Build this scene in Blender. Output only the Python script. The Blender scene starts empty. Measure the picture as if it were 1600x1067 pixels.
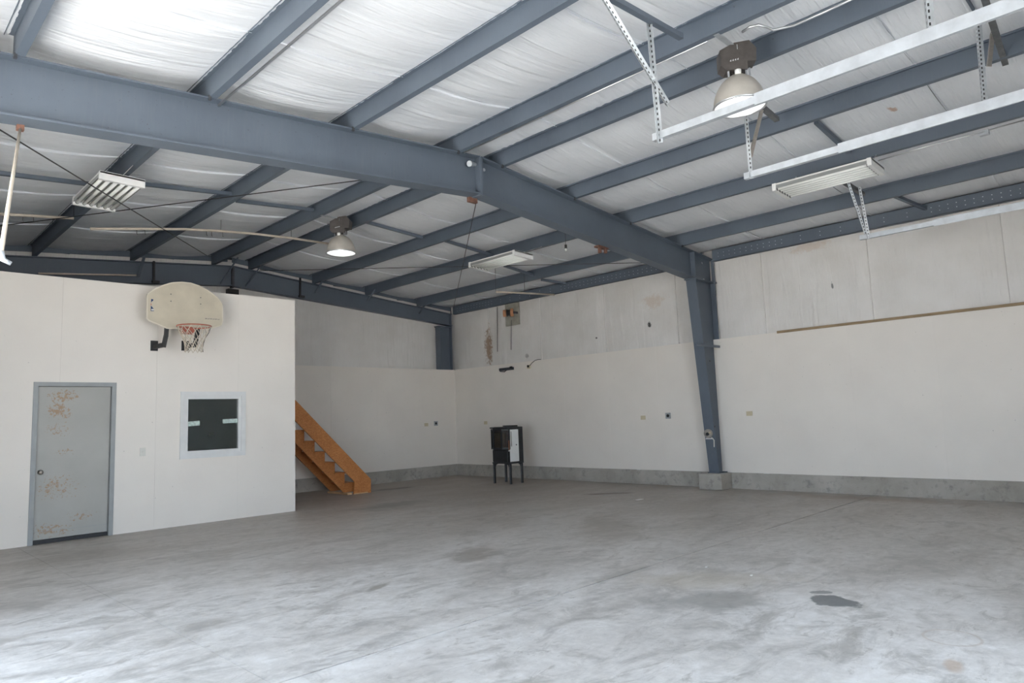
import bpy, bmesh, math, random
from mathutils import Vector, Matrix, noise

random.seed(7)
SC = bpy.context.scene
COL = SC.collection

# ------------------------------------------------------------------ camera
FPX, YAW, PITCH, ROLL, EYE = 1072.857, 0.78697, 0.110654, -0.037737, 1.41073
_F = Vector((math.sin(YAW)*math.cos(PITCH), math.cos(YAW)*math.cos(PITCH), math.sin(PITCH)))
_r = Vector((math.cos(YAW), -math.sin(YAW), 0)); _u = _r.cross(_F)
_R = math.cos(ROLL)*_r + math.sin(ROLL)*_u
_U = -math.sin(ROLL)*_r + math.cos(ROLL)*_u
cam_data = bpy.data.cameras.new('camera'); cam = bpy.data.objects.new('camera', cam_data); COL.objects.link(cam)
cam_data.sensor_width = 36.0; cam_data.lens = FPX/1600*36.0; cam_data.clip_start = 0.02; cam_data.clip_end = 400
m = Matrix.Identity(4)
for i in range(3):
    m[i][0], m[i][1], m[i][2] = _R[i], _U[i], -_F[i]
m[2][3] = EYE
cam.matrix_world = m
SC.camera = cam

# ------------------------------------------------------------------ sky, sun, exposure
world = bpy.data.worlds.new('sky'); SC.world = world; world.use_nodes = True
bg = world.node_tree.nodes['Background']
bg.inputs['Color'].default_value = (0.69, 0.83, 1.0, 1); bg.inputs['Strength'].default_value = 1.85
sun_d = bpy.data.lights.new('sun', 'SUN'); sun_d.energy = 17.0; sun_d.angle = 0.009; sun_d.color = (1.0, 0.955, 0.92)
sun = bpy.data.objects.new('sun', sun_d); COL.objects.link(sun)
sun.rotation_euler = Vector((-0.06, -0.66, -0.75)).to_track_quat('-Z', 'Y').to_euler()
sun.location = (20, 24, 30)
SC.view_settings.view_transform = 'Standard'; SC.view_settings.look = 'None'
SC.view_settings.gamma = 1.0; SC.view_settings.use_curve_mapping = False
SC.view_settings.exposure = 2.05
SC.cycles.max_bounces = 10; SC.cycles.diffuse_bounces = 8; SC.cycles.use_denoising = True
SC.cycles.caustics_reflective = False; SC.cycles.caustics_refractive = False
SC.cycles.sample_clamp_indirect = 12.0

# ------------------------------------------------------------------ photo pixel -> place
CAM0 = Vector((0, 0, EYE))
def ray(x, y): return _F + _R*((x-800)/FPX) - _U*((y-533.5)/FPX)
def px(x, y, ax, v):
    d = ray(x, y); i = 'XYZ'.index(ax); return CAM0 + d*((v-CAM0[i])/d[i])
RIDGE, RIDGE_Z, SL, SR = 5.84, 4.786, 0.0835, 0.092
def ro(X):   # top of the frames = underside of the purlins
    return RIDGE_Z - (SL*(RIDGE-X) if X < RIDGE else SR*(X-RIDGE))
def pxroof(x, y, dz):
    z = 4.5
    for _ in range(8):
        p = px(x, y, 'Z', z); z = ro(p.x)+dz
    return px(x, y, 'Z', z)
XR, YB, YP, XP = 11.70, 13.827, 10.912, 5.664   # liner wall right, liner wall back, partition front, partition end
ZC, ZL = 0.28, 2.72                             # top of kerb, top of liner boards
XL, YFW = -0.35, -0.95                          # left wall, front wall
XE, YE = 11.80, 14.08                           # insulation faces above the liner
YF, YFB = 6.36, 13.95                           # main frame, end frame

# ------------------------------------------------------------------ materials
MATS = {}
def new_mat(name):
    mt = bpy.data.materials.new(name); mt.use_nodes = True
    return mt, mt.node_tree, mt.node_tree.nodes['Principled BSDF']
class NT:
    def __init__(self, tree): self.t = tree
    def n(self, kind, **kw):
        nd = self.t.nodes.new(kind)
        for k, v in kw.items(): setattr(nd, k, v)
        return nd
    def link(self, a, b): self.t.links.new(a, b)
    def coord(self, kind='Object', scale=(1, 1, 1)):
        c = self.n('ShaderNodeTexCoord'); mp = self.n('ShaderNodeMapping'); mp.inputs['Scale'].default_value = scale
        self.link(c.outputs[kind], mp.inputs['Vector']); return mp.outputs['Vector']
    def noise(self, vec, scale, detail=4, rough=0.55, dist=0.0):
        nd = self.n('ShaderNodeTexNoise'); nd.inputs['Scale'].default_value = scale; nd.inputs['Detail'].default_value = detail
        nd.inputs['Roughness'].default_value = rough; nd.inputs['Distortion'].default_value = dist
        self.link(vec, nd.inputs['Vector']); return nd.outputs['Fac']
    def ramp(self, fac, stops):
        r = self.n('ShaderNodeValToRGB'); e = r.color_ramp.elements
        while len(e) < len(stops): e.new(0.5)
        for el, (p, c) in zip(e, stops):
            el.position = p; el.color = (c[0], c[1], c[2], 1) if not isinstance(c, (int, float)) else (c, c, c, 1)
        self.link(fac, r.inputs['Fac']); return r.outputs['Color']
    def mix(self, fac, a, b, mode='MIX'):
        x = self.n('ShaderNodeMix', data_type='RGBA', blend_type=mode)
        for sock, v in ((x.inputs[0], fac), (x.inputs[6], a), (x.inputs[7], b)):
            if isinstance(v, (int, float)): sock.default_value = v
            elif isinstance(v, tuple): sock.default_value = (v[0], v[1], v[2], 1)
            else: self.link(v, sock)
        return x.outputs[2]
    def math(self, op, a, b=None, c=None):
        x = self.n('ShaderNodeMath', operation=op)
        for i, v in enumerate((a, b, c)):
            if v is None: continue
            if isinstance(v, (int, float)): x.inputs[i].default_value = v
            else: self.link(v, x.inputs[i])
        return x.outputs[0]
    def bump(self, h, strength, dist=0.01):
        b = self.n('ShaderNodeBump'); b.inputs['Strength'].default_value = strength; b.inputs['Distance'].default_value = dist
        self.link(h, b.inputs['Height']); return b.outputs['Normal']

def simple(name, col, rough=0.6, metal=0.0, var=0.12, vscale=6.0, bump=0.0, bscale=60.0, spec=0.5, stretch=(1, 1, 1)):
    if name in MATS: return MATS[name]
    mt, tr, bs = new_mat(name); T = NT(tr); v = T.coord('Object', stretch)
    f = T.noise(v, vscale, 5)
    lo = tuple(c*(1-var) for c in col); hi = tuple(min(1, c*(1+var)) for c in col)
    T.link(T.ramp(f, [(0.3, lo), (0.7, hi)]), bs.inputs['Base Color'])
    bs.inputs['Roughness'].default_value = rough; bs.inputs['Metallic'].default_value = metal
    bs.inputs['Specular IOR Level'].default_value = spec
    if bump: T.link(T.bump(T.noise(v, bscale, 3), bump), bs.inputs['Normal'])
    MATS[name] = mt; return mt

def steel_paint():
    mt, tr, bs = new_mat('blue_grey_steel_paint'); T = NT(tr); v = T.coord('Object')
    base = T.ramp(T.noise(v, 1.3, 6), [(0.3, (0.096, 0.118, 0.150)), (0.7, (0.121, 0.149, 0.186))])
    streak = T.noise(T.coord('Object', (14, 14, 1.2)), 3.0, 4)
    base = T.mix(T.ramp(streak, [(0.52, 0.0), (0.75, 0.35)]), base, (0.135, 0.155, 0.18))
    spots = T.ramp(T.noise(v, 42, 2), [(0.70, 0.0), (0.74, 0.6)])
    base = T.mix(spots, base, (0.06, 0.06, 0.065))
    T.link(base, bs.inputs['Base Color']); bs.inputs['Roughness'].default_value = 0.48
    T.link(T.bump(T.noise(v, 120, 2), 0.05), bs.inputs['Normal'])
    return mt
STEEL = steel_paint()

def wall_board():
    mt, tr, bs = new_mat('white_painted_board'); T = NT(tr); v = T.coord('Object')
    base = T.ramp(T.noise(v, 1.1, 5), [(0.3, (0.79, 0.74, 0.68)), (0.7, (0.84, 0.79, 0.725))])
    sc = T.ramp(T.noise(T.coord('Object', (5, 5, 1.5)), 6.0, 6, 0.65, 1.5), [(0.66, 0.0), (0.78, 0.28)])
    base = T.mix(sc, base, (0.55, 0.53, 0.5))
    dots = T.ramp(T.noise(v, 30, 1), [(0.775, 0.0), (0.79, 0.6)])
    base = T.mix(dots, base, (0.36, 0.34, 0.31))
    T.link(base, bs.inputs['Base Color']); bs.inputs['Roughness'].default_value = 0.55
    T.link(T.bump(T.noise(v, 45, 3), 0.04), bs.inputs['Normal'])
    return mt
BOARD = wall_board()

def insulation(name, stretch, lo=(0.765, 0.785, 0.81), hi=(0.82, 0.84, 0.865), stains=()):
    mt, tr, bs = new_mat(name); T = NT(tr); v = T.coord('Object', stretch)
    w = T.noise(v, 1.0, 5, 0.6, 0.4)
    base = T.ramp(T.noise(T.coord('Object'), 1.6, 4), [(0.3, lo), (0.7, hi)])
    P = T.n('ShaderNodeNewGeometry').outputs['Position']; n9 = T.noise(P, 14, 5, 0.7)
    for c, rad, col, amt in stains:
        dv = T.n('ShaderNodeVectorMath', operation='SUBTRACT'); T.link(P, dv.inputs[0]); dv.inputs[1].default_value = tuple(c)
        sv_ = T.n('ShaderNodeVectorMath', operation='DIVIDE'); T.link(dv.outputs[0], sv_.inputs[0]); sv_.inputs[1].default_value = rad
        ln = T.n('ShaderNodeVectorMath', operation='LENGTH'); T.link(sv_.outputs[0], ln.inputs[0])
        k = T.math('ADD', ln.outputs['Value'], T.math('MULTIPLY', T.math('SUBTRACT', n9, 0.5), 2.6))
        base = T.mix(T.ramp(T.math('MULTIPLY', k, 0.5), [(0.25, amt), (0.5, 0.0)]), base, col)
    T.link(base, bs.inputs['Base Color']); bs.inputs['Roughness'].default_value = 0.42
    bs.inputs['Specular IOR Level'].default_value = 0.4
    T.link(T.bump(w, 0.9, 0.03), bs.inputs['Normal'])
    return mt
INS_ROOF = insulation('white_vinyl_roof_insulation', (0.8, 16, 1), stains=[(pxroof(1393, 167, 0.17), (0.07, 0.05, 0.3), (0.50, 0.30, 0.20), 0.8)])
INS_WALL = insulation('white_vinyl_wall_insulation', (9, 9, 0.8), (0.70, 0.675, 0.64), (0.78, 0.76, 0.735),
    [(px(763, 543, 'X', 11.81), (0.5, 0.16, 0.50), (0.30, 0.19, 0.11), 0.85), (px(1014, 507, 'X', 11.81), (0.5, 0.05, 0.07), (0.03, 0.03, 0.03), 0.95), (px(932, 528, 'X', 11.81), (0.5, 0.03, 0.03), (0.03, 0.03, 0.03), 0.95),
     (px(1300, 446, 'X', 11.81), (0.5, 0.02, 0.06), (0.06, 0.06, 0.06), 0.8), (px(1020, 470, 'X', 11.81), (0.5, 0.30, 0.15), (0.60, 0.48, 0.38), 0.5), (px(1265, 385, 'X', 11.81), (0.5, 0.35, 0.10), (0.62, 0.50, 0.40), 0.5), (px(823, 556, 'X', 11.81), (0.5, 0.06, 0.06), (0.2, 0.18, 0.16), 0.6)])

def concrete_floor():
    mt, tr, bs = new_mat('worn_concrete_floor'); T = NT(tr)
    g = T.n('ShaderNodeNewGeometry'); P = g.outputs['Position']
    mp = T.n('ShaderNodeMapping'); mp.inputs['Rotation'].default_value = (0, 0, 0.5); mp.inputs['Scale'].default_value = (1, 1.9, 1)
    T.link(P, mp.inputs['Vector']); SV = mp.outputs['Vector']
    a = T.noise(SV, 0.55, 7, 0.62, 0.6); b = T.noise(SV, 1.7, 8, 0.68, 1.0); c = T.noise(P, 9, 6, 0.7)
    base = T.ramp(a, [(0.30, (0.40, 0.375, 0.35)), (0.5, (0.515, 0.49, 0.465)), (0.7, (0.60, 0.58, 0.56))])
    base = T.mix(T.ramp(b, [(0.36, 0.65), (0.50, 0.0)]), base, (0.26, 0.245, 0.225))
    base = T.mix(T.ramp(b, [(0.56, 0.0), (0.68, 0.5)]), base, (0.66, 0.64, 0.62))
    base = T.mix(0.35, base, T.ramp(c, [(0.3, 0.28), (0.7, 0.72)]), 'OVERLAY')
    d_ = T.noise(SV, 2.6, 9, 0.74, 1.4); base = T.mix(T.ramp(d_, [(0.56, 0.0), (0.65, 0.62)]), base, (0.27, 0.25, 0.225)); base = T.mix(T.ramp(T.noise(P, 60, 3), [(0.66, 0.0), (0.72, 0.4)]), base, (0.2, 0.185, 0.165))
    sep = T.n('ShaderNodeSeparateXYZ'); T.link(P, sep.inputs[0])
    # ground-in brown dirt plus painted-in dimmer light, growing towards the rear
    ysum = T.math('ADD', sep.outputs[0], sep.outputs[1])
    far = T.ramp(T.math('MULTIPLY', T.math('SUBTRACT', ysum, 8.5), 0.075), [(0.0, 0.0), (1.0, 0.8)])
    far = T.math('MULTIPLY', far, T.math('ADD', T.noise(SV, 0.9, 5), 0.35))
    base = T.mix(far, base, (0.29, 0.235, 0.185))
    wob = T.noise(P, 3.2, 5, 0.6)
    def blot(cx, cy, rx, ry, col, amt, ang=0.0, soft=0.12, ring=False):
        nonlocal base
        ca, sa = math.cos(ang), math.sin(ang)
        dx = T.math('SUBTRACT', sep.outputs[0], cx); dy = T.math('SUBTRACT', sep.outputs[1], cy)
        u = T.math('DIVIDE', T.math('ADD', T.math('MULTIPLY', dx, ca), T.math('MULTIPLY', dy, sa)), rx)
        w = T.math('DIVIDE', T.math('SUBTRACT', T.math('MULTIPLY', dy, ca), T.math('MULTIPLY', dx, sa)), ry)
        r = T.math('SQRT', T.math('ADD', T.math('MULTIPLY', u, u), T.math('MULTIPLY', w, w)))
        r = T.math('ADD', r, T.math('MULTIPLY', T.math('SUBTRACT', wob, 0.5), 0.25 if ring else (1.6 if max(rx, ry) < 0.3 else 1.9)))
        if ring: k = T.ramp(T.math('ABSOLUTE', T.math('SUBTRACT', r, 1.0)), [(0.03, amt), (0.03+soft, 0.0)])
        else: k = T.ramp(r, [(1.0-soft, amt), (1.0, 0.0)]) if False else T.ramp(T.math('MULTIPLY', r, 0.5), [(0.5-soft*0.5, amt), (0.5, 0.0)])
        base = T.mix(k, base, col)
    blot(5.26, 2.04, 0.17, 0.21, (0.125, 0.13, 0.135), 0.92, -0.8)
    blot(5.46, 2.21, 0.085, 0.05, (0.16, 0.16, 0.16), 0.8, -0.8)
    blot(4.75, 2.75, 0.55, 0.35, (0.21, 0.205, 0.19), 0.55, -0.8, 0.5)
    blot(5.3, 3.1, 0.8, 0.35, (0.36, 0.31, 0.23), 0.40, -0.8, 0.6)
    blot(4.87, 1.22, 0.155, 0.155, (0.36, 0.27, 0.20), 0.35, 0, 0.05, True)
    blot(4.37, 1.10, 0.12, 0.05, (0.36, 0.25, 0.17), 0.55, 0.3, 0.5)
    blot(10.0, 7.7, 0.50, 0.16, (0.15, 0.115, 0.09), 0.8, -0.7, 0.4)
    blot(4.9, 5.6, 0.55, 0.30, (0.20, 0.17, 0.14), 0.6, 0.6, 0.6)
    blot(3.45, 5.2, 0.20, 0.06, (0.20, 0.18, 0.15), 0.7, 0.4, 0.5)
    blot(2.65, 2.65, 0.25, 0.10, (0.26, 0.25, 0.21), 0.5, 0.2, 0.6)
    blot(6.9, 10.0, 0.9, 0.5, (0.16, 0.145, 0.125), 0.55, 0.2, 0.7)
    blot(8.6, 12.4, 0.8, 0.18, (0.12, 0.105, 0.09), 0.7, -0.1, 0.5)
    blot(11.2, 3.9, 0.35, 1.9, (0.27, 0.185, 0.125), 0.5, 0.0, 0.8)
    blot(7.0, 5.4, 1.4, 0.5, (0.24, 0.21, 0.175), 0.5, 0.7, 0.7)
    T.link(base, bs.inputs['Base Color'])
    T.link(T.ramp(b, [(0.3, 0.36), (0.7, 0.58)]), bs.inputs['Roughness'])
    bs.inputs['Specular IOR Level'].default_value = 0.45
    T.link(T.bump(T.noise(P, 30, 5, 0.65), 0.10, 0.008), bs.inputs['Normal'])
    return mt
FLOOR = concrete_floor()

def concrete_kerb():
    mt, tr, bs = new_mat('rough_concrete_kerb'); T = NT(tr)
    P = T.n('ShaderNodeNewGeometry').outputs['Position']
    base = T.ramp(T.noise(P, 1.4, 7, 0.65, 0.6), [(0.3, (0.33, 0.305, 0.265)), (0.7, (0.49, 0.46, 0.415))])
    base = T.mix(T.ramp(T.noise(P, 7, 6, 0.7), [(0.53, 0.0), (0.68, 0.6)]), base, (0.19, 0.185, 0.17))
    T.link(base, bs.inputs['Base Color']); bs.inputs['Roughness'].default_value = 0.85
    T.link(T.bump(T.noise(P, 25, 6), 0.3, 0.01), bs.inputs['Normal'])
    return mt
KERB = concrete_kerb()

def rusty_door():
    mt, tr, bs = new_mat('grey_painted_steel_with_rust'); T = NT(tr)
    P = T.n('ShaderNodeNewGeometry').outputs['Position']; sep = T.n('ShaderNodeSeparateXYZ'); T.link(P, sep.inputs[0])
    base = T.ramp(T.noise(P, 2, 4), [(0.3, (0.385, 0.38, 0.35)), (0.7, (0.43, 0.425, 0.395))])
    n1 = T.noise(P, 30, 7, 0.75); n2 = T.noise(P, 5, 3)
    def patch(cx, cz, rx, rz, th):
        nonlocal base
        u = T.math('DIVIDE', T.math('SUBTRACT', sep.outputs[0], cx), rx); w = T.math('DIVIDE', T.math('SUBTRACT', sep.outputs[2], cz), rz)
        r = T.math('ADD', T.math('MULTIPLY', u, u), T.math('MULTIPLY', w, w))
        k = T.math('SUBTRACT', n1, T.math('MULTIPLY', r, 0.16))
        base = T.mix(T.ramp(k, [(th, 0.0), (th+0.07, 0.8)]), base, (0.36, 0.215, 0.10))
    patch(2.30, 1.93, 0.20, 0.10, 0.430); patch(2.25, 1.74, 0.18, 0.14, 0.440); patch(2.24, 1.48, 0.26, 0.16, 0.510)
    patch(2.34, 1.18, 0.16, 0.06, 0.490); patch(2.27, 0.72, 0.36, 0.22, 0.495); patch(2.55, 0.30, 0.32, 0.10, 0.510); patch(2.2, 0.16, 0.4, 0.12, 0.490)
    T.link(base, bs.inputs['Base Color']); bs.inputs['Roughness'].default_value = 0.5
    return mt
RUSTDOOR = rusty_door()

def osb_wood():
    mt, tr, bs = new_mat('orange_brown_strand_board'); T = NT(tr); v = T.coord('Object', (1, 1, 1))
    vo = T.n('ShaderNodeTexVoronoi'); vo.inputs['Scale'].default_value = 38; T.link(T.coord('Object', (1, 1, 2.2)), vo.inputs['Vector'])
    f = T.n('ShaderNodeSeparateColor'); T.link(vo.outputs['Color'], f.inputs[0])
    base = T.ramp(f.outputs[0], [(0.1, (0.43, 0.155, 0.045)), (0.5, (0.53, 0.20, 0.06)), (0.9, (0.63, 0.27, 0.09))])
    base = T.mix(0.4, base, T.ramp(T.noise(v, 3, 4), [(0.3, (0.40, 0.145, 0.04)), (0.7, (0.57, 0.235, 0.075))]))
    T.link(base, bs.inputs['Base Color']); bs.inputs['Roughness'].default_value = 0.55
    return mt
OSB = osb_wood()

def perforated():
    mt, tr, bs = new_mat('galvanised_perforated_angle'); T = NT(tr)
    c = T.n('ShaderNodeTexCoord'); s = T.n('ShaderNodeSeparateXYZ'); T.link(c.outputs['Object'], s.inputs[0])
    fz = T.math('ABSOLUTE', T.math('SUBTRACT', T.math('FRACT', T.math('DIVIDE', s.outputs[2], 0.045)), 0.5))
    inz = T.math('LESS_THAN', fz, 0.24)
    hx = T.math('LESS_THAN', T.math('ABSOLUTE', T.math('SUBTRACT', s.outputs[0], 0.022)), 0.0055)
    hy = T.math('LESS_THAN', T.math('ABSOLUTE', T.math('SUBTRACT', s.outputs[1], 0.022)), 0.0055)
    hole = T.math('MULTIPLY', inz, T.math('MAXIMUM', hx, hy))
    base = T.mix(hole, T.ramp(T.noise(c.outputs['Object'], 14, 4), [(0.3, (0.50, 0.53, 0.55)), (0.7, (0.68, 0.71, 0.73))]), (0.06, 0.06, 0.06))
    T.link(base, bs.inputs['Base Color']); bs.inputs['Roughness'].default_value = 0.42; bs.inputs['Metallic'].default_value = 0.55
    return mt
PERF = perforated()

GALV = simple('galvanised_steel', (0.54, 0.57, 0.60), 0.42, 0.55, 0.12, 10)
EMT = simple('bright_conduit_steel', (0.6, 0.61, 0.62), 0.3, 0.8, 0.06, 9)
WHITE = simple('white_enamel', (0.82, 0.82, 0.80), 0.35, 0, 0.03, 4)
REFL = simple('mirror_reflector', (0.45, 0.46, 0.45), 0.35, 0.5, 0.05, 5)
TUBE = simple('milky_lamp_tube', (0.86, 0.87, 0.84), 0.2, 0, 0.02, 4)
VINYL = simple('white_vinyl_window', (0.72, 0.72, 0.705), 0.4, 0, 0.05, 6)
GREYPAINT = simple('grey_door_frame_paint', (0.33, 0.345, 0.345), 0.5, 0, 0.07, 5)
BLACK = simple('black_cast_iron', (0.018, 0.018, 0.019), 0.5, 0, 0.35, 14)
BLACKGL = simple('black_satin_metal', (0.022, 0.024, 0.026), 0.35, 0, 0.25, 10)
DARKST = simple('dark_steel', (0.055, 0.058, 0.065), 0.5, 0, 0.25, 10)
DARKBAR = simple('weathered_dark_bar', (0.13, 0.135, 0.14), 0.55, 0.2, 0.3, 12)
TANBAR = simple('dull_tan_steel', (0.42, 0.39, 0.35), 0.5, 0.3, 0.15, 12)
BALLAST = simple('bronze_ballast_box', (0.085, 0.075, 0.07), 0.5, 0.1, 0.3, 9)
HOOD = simple('frosted_spun_aluminium', (0.58, 0.54, 0.48), 0.38, 0.35, 0.08, 7)
HOODIN = simple('white_reflector_inside', (0.86, 0.87, 0.88), 0.3, 0.0, 0.03, 7)
PVC = simple('pale_weathered_pipe', (0.62, 0.54, 0.44), 0.5, 0, 0.12, 8)
CABLE = simple('dark_brace_cable', (0.05, 0.05, 0.052), 0.5, 0.5, 0.1, 20)
BEIGE = simple('beige_plastic', (0.60, 0.52, 0.36), 0.45, 0, 0.05, 12)
SWITCHW = simple('off_white_plastic', (0.70, 0.68, 0.62), 0.45, 0, 0.05, 12)
GREYPL = simple('grey_outlet_plate', (0.36, 0.38, 0.39), 0.4, 0.3, 0.08, 12)
SOCKET = simple('black_socket', (0.012, 0.012, 0.013), 0.4, 0, 0.1, 12)
BACKB = simple('yellowed_backboard', (0.56, 0.50, 0.39), 0.45, 0, 0.10, 3.5)
EDGE = simple('cream_backboard_edge', (0.70, 0.64, 0.53), 0.45, 0, 0.06, 5)
BLUE = simple('blue_print', (0.02, 0.055, 0.16), 0.5, 0, 0.1, 20)
REDP = simple('red_print', (0.45, 0.06, 0.05), 0.5, 0, 0.1, 20)
PALEP = simple('pale_print', (0.70, 0.70, 0.72), 0.5, 0, 0.05, 20)
GREYP = simple('grey_print', (0.30, 0.27, 0.24), 0.6, 0, 0.1, 20)
RIM = simple('faded_red_rim', (0.44, 0.13, 0.085), 0.5, 0, 0.15, 9)
NET = simple('dirty_white_net', (0.62, 0.55, 0.45), 0.8, 0, 0.15, 14)
NETD = simple('dark_net_cord', (0.05, 0.045, 0.04), 0.8, 0, 0.15, 14)
WOODTRIM = simple('raw_wood_strip', (0.30, 0.215, 0.125), 0.7, 0, 0.3, 6, stretch=(9, 0.7, 9))
PLY = simple('grey_weathered_board', (0.34, 0.33, 0.28), 0.8, 0, 0.2, 6)
ORANGE = simple('terracotta_roller', (0.50, 0.235, 0.12), 0.6, 0, 0.2, 12)
RUST = simple('rusty_steel', (0.17, 0.085, 0.06), 0.8, 0, 0.35, 15)
PAPER = simple('white_paper', (0.80, 0.79, 0.76), 0.8, 0, 0.05, 12)
TAPE = simple('pale_green_tape', (0.50, 0.60, 0.55), 0.4, 0, 0.25, 30)
STICK = simple('dark_sticker', (0.035, 0.04, 0.03), 0.6, 0, 0.3, 30)
CHROME = simple('brushed_chrome', (0.62, 0.60, 0.56), 0.22, 1.0, 0.04, 9)
PALEEDGE = simple('pale_cut_edge', (0.60, 0.40, 0.22), 0.6, 0, 0.1, 9)
FIREBRICK = simple('sooty_firebrick', (0.45, 0.38, 0.26), 0.8, 0, 0.3, 9)
COPPER = simple('copper_tube', (0.40, 0.17, 0.10), 0.35, 0.7, 0.1, 9)
DARKROOM = simple('dim_room_paint', (0.55, 0.57, 0.56), 0.8, 0, 0.08, 3)
GROUND = simple('pale_gravel_yard', (0.48, 0.465, 0.435), 0.9, 0, 0.2, 2.0)
JOINT = simple('dirty_joint', (0.16, 0.145, 0.125), 0.9, 0, 0.2, 5)
SECT = simple('white_sectional_door', (0.74, 0.74, 0.73), 0.45, 0, 0.04, 4)

def glass(name, tint, rough=0.0):
    mt, tr, bs = new_mat(name)
    T = NT(tr); c = T.ramp(T.noise(T.coord('Object'), 3, 3), [(0.3, tint), (0.7, tuple(min(1, t*1.04) for t in tint))])
    T.link(c, bs.inputs['Base Color']); bs.inputs['Transmission Weight'].default_value = 1.0
    bs.inputs['Roughness'].default_value = rough; bs.inputs['IOR'].default_value = 1.62
    return mt
GLASS = glass('window_glass', (0.80, 0.88, 0.85)); SGLASS = glass('smoky_stove_glass', (0.62, 0.60, 0.55), 0.05)
def lamp_mat():
    mt, tr, bs = new_mat('lit_lamp_bulb')
    T = NT(tr); c = T.ramp(T.noise(T.coord('Object'), 3, 2), [(0.3, (1.0, 0.97, 0.92)), (0.7, (1.0, 0.99, 0.96))])
    T.link(c, bs.inputs['Emission Color']); bs.inputs['Emission Strength'].default_value = 1.6
    bs.inputs['Base Color'].default_value = (0.9, 0.9, 0.9, 1)
    return mt
BULB = lamp_mat()

# ------------------------------------------------------------------ mesh helpers
ORG = {}
class MB:
    def __init__(self): self.v, self.f = [], []
    def add(self, vs, fs):
        o = len(self.v); self.v += [Vector(p) for p in vs]; self.f += [[i+o for i in f] for f in fs]; return self
    def box(self, lo, hi):
        x0, y0, z0 = lo; x1, y1, z1 = hi
        return self.add([(x0,y0,z0),(x1,y0,z0),(x1,y1,z0),(x0,y1,z0),(x0,y0,z1),(x1,y0,z1),(x1,y1,z1),(x0,y1,z1)],
                        [(0,3,2,1),(4,5,6,7),(0,1,5,4),(1,2,6,5),(2,3,7,6),(3,0,4,7)])
    def prism(self, poly, d):   # closed polygon of points swept by vector d
        n = len(poly); poly = [Vector(p) for p in poly]; d = Vector(d)
        return self.add(poly+[p+d for p in poly], [tuple(reversed(range(n))), tuple(range(n, 2*n))]+[(i, (i+1) % n, n+(i+1) % n, n+i) for i in range(n)])
    def bar(self, a, b, w, h, up=(0, 0, 1)):
        a, b = Vector(a), Vector(b); d = (b-a).normalized(); s = d.cross(Vector(up))
        if s.length < 1e-4: s = d.cross(Vector((1, 0, 0)))
        s.normalize(); t = s.cross(d)
        q = [a+s*(w/2*i)+t*(h/2*j) for i, j in ((-1,-1),(1,-1),(1,1),(-1,1))]
        return self.prism(q, b-a)
    def profile(self, a, b, pts, up=(0, 0, 1)):   # open/closed 2D outline swept a->b; pts in (side, up)
        a, b = Vector(a), Vector(b); d = (b-a).normalized(); s = d.cross(Vector(up)).normalized(); t = s.cross(d)
        return self.prism([a+s*p[0]+t*p[1] for p in pts], b-a)
    def tube(self, path, r, n=8, caps=True):
        path = [Vector(p) for p in path]; rs = r if isinstance(r, (list, tuple)) else [r]*len(path)
        vs, fs = [], []; ref = None
        for i, p in enumerate(path):
            d = (path[min(i+1, len(path)-1)]-path[max(i-1, 0)]).normalized()
            if ref is None: ref = d.orthogonal().normalized()
            s = (ref-d*ref.dot(d)).normalized(); ref = s; t = d.cross(s)
            vs += [p+(s*math.cos(2*math.pi*k/n)+t*math.sin(2*math.pi*k/n))*rs[i] for k in range(n)]
        for i in range(len(path)-1):
            fs += [(i*n+k, i*n+(k+1) % n, (i+1)*n+(k+1) % n, (i+1)*n+k) for k in range(n)]
        if caps: fs += [tuple(reversed(range(n))), tuple(range((len(path)-1)*n, len(path)*n))]
        return self.add(vs, fs)
    def lathe(self, c, prof, n=28, axis=(0, 0, 1)):   # prof: (radius, offset along axis)
        c = Vector(c); q = Vector((0, 0, 1)).rotation_difference(Vector(axis)); vs, fs = [], []
        for r, z in prof:
            vs += [c+q @ Vector((max(r, 1e-4)*math.cos(2*math.pi*k/n), max(r, 1e-4)*math.sin(2*math.pi*k/n), z)) for k in range(n)]
        for i in range(len(prof)-1):
            fs += [(i*n+k, i*n+(k+1) % n, (i+1)*n+(k+1) % n, (i+1)*n+k) for k in range(n)]
        return self.add(vs, fs)
    def build(self, name, mat, parent=None, smooth=False, at=None, bevel=0.0):
        org = Vector(ORG[parent.name]) if parent is not None else Vector(at if at is not None else (0, 0, 0))
        me = bpy.data.meshes.new(name); me.from_pydata([tuple(p-org) for p in self.v], [], self.f); me.update()
        bm = bmesh.new(); bm.from_mesh(me); bmesh.ops.recalc_face_normals(bm, faces=bm.faces)
        if bevel: bmesh.ops.bevel(bm, geom=list(bm.edges), offset=bevel, segments=1, affect='EDGES', clamp_overlap=True)
        bm.to_mesh(me); bm.free()
        me.materials.append(mat)
        if smooth:
            for p in me.polygons: p.use_smooth = True
        o = bpy.data.objects.new(name, me); COL.objects.link(o)
        if parent is not None: o.parent = parent
        else: o.location = org
        ORG[o.name] = tuple(org)
        return o
def tag(o, label, cat=None, group=None, kind=None):
    o['label'] = label
    if cat: o['category'] = cat
    if group: o['group'] = group
    if kind: o['kind'] = kind
    return o
def thing(name, loc, label, cat, group=None, kind=None):
    e = bpy.data.objects.new(name, None); e.empty_display_size = 0.1; COL.objects.link(e); e.location = loc; ORG[e.name] = tuple(loc)
    return tag(e, label, cat, group, kind)
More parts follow.
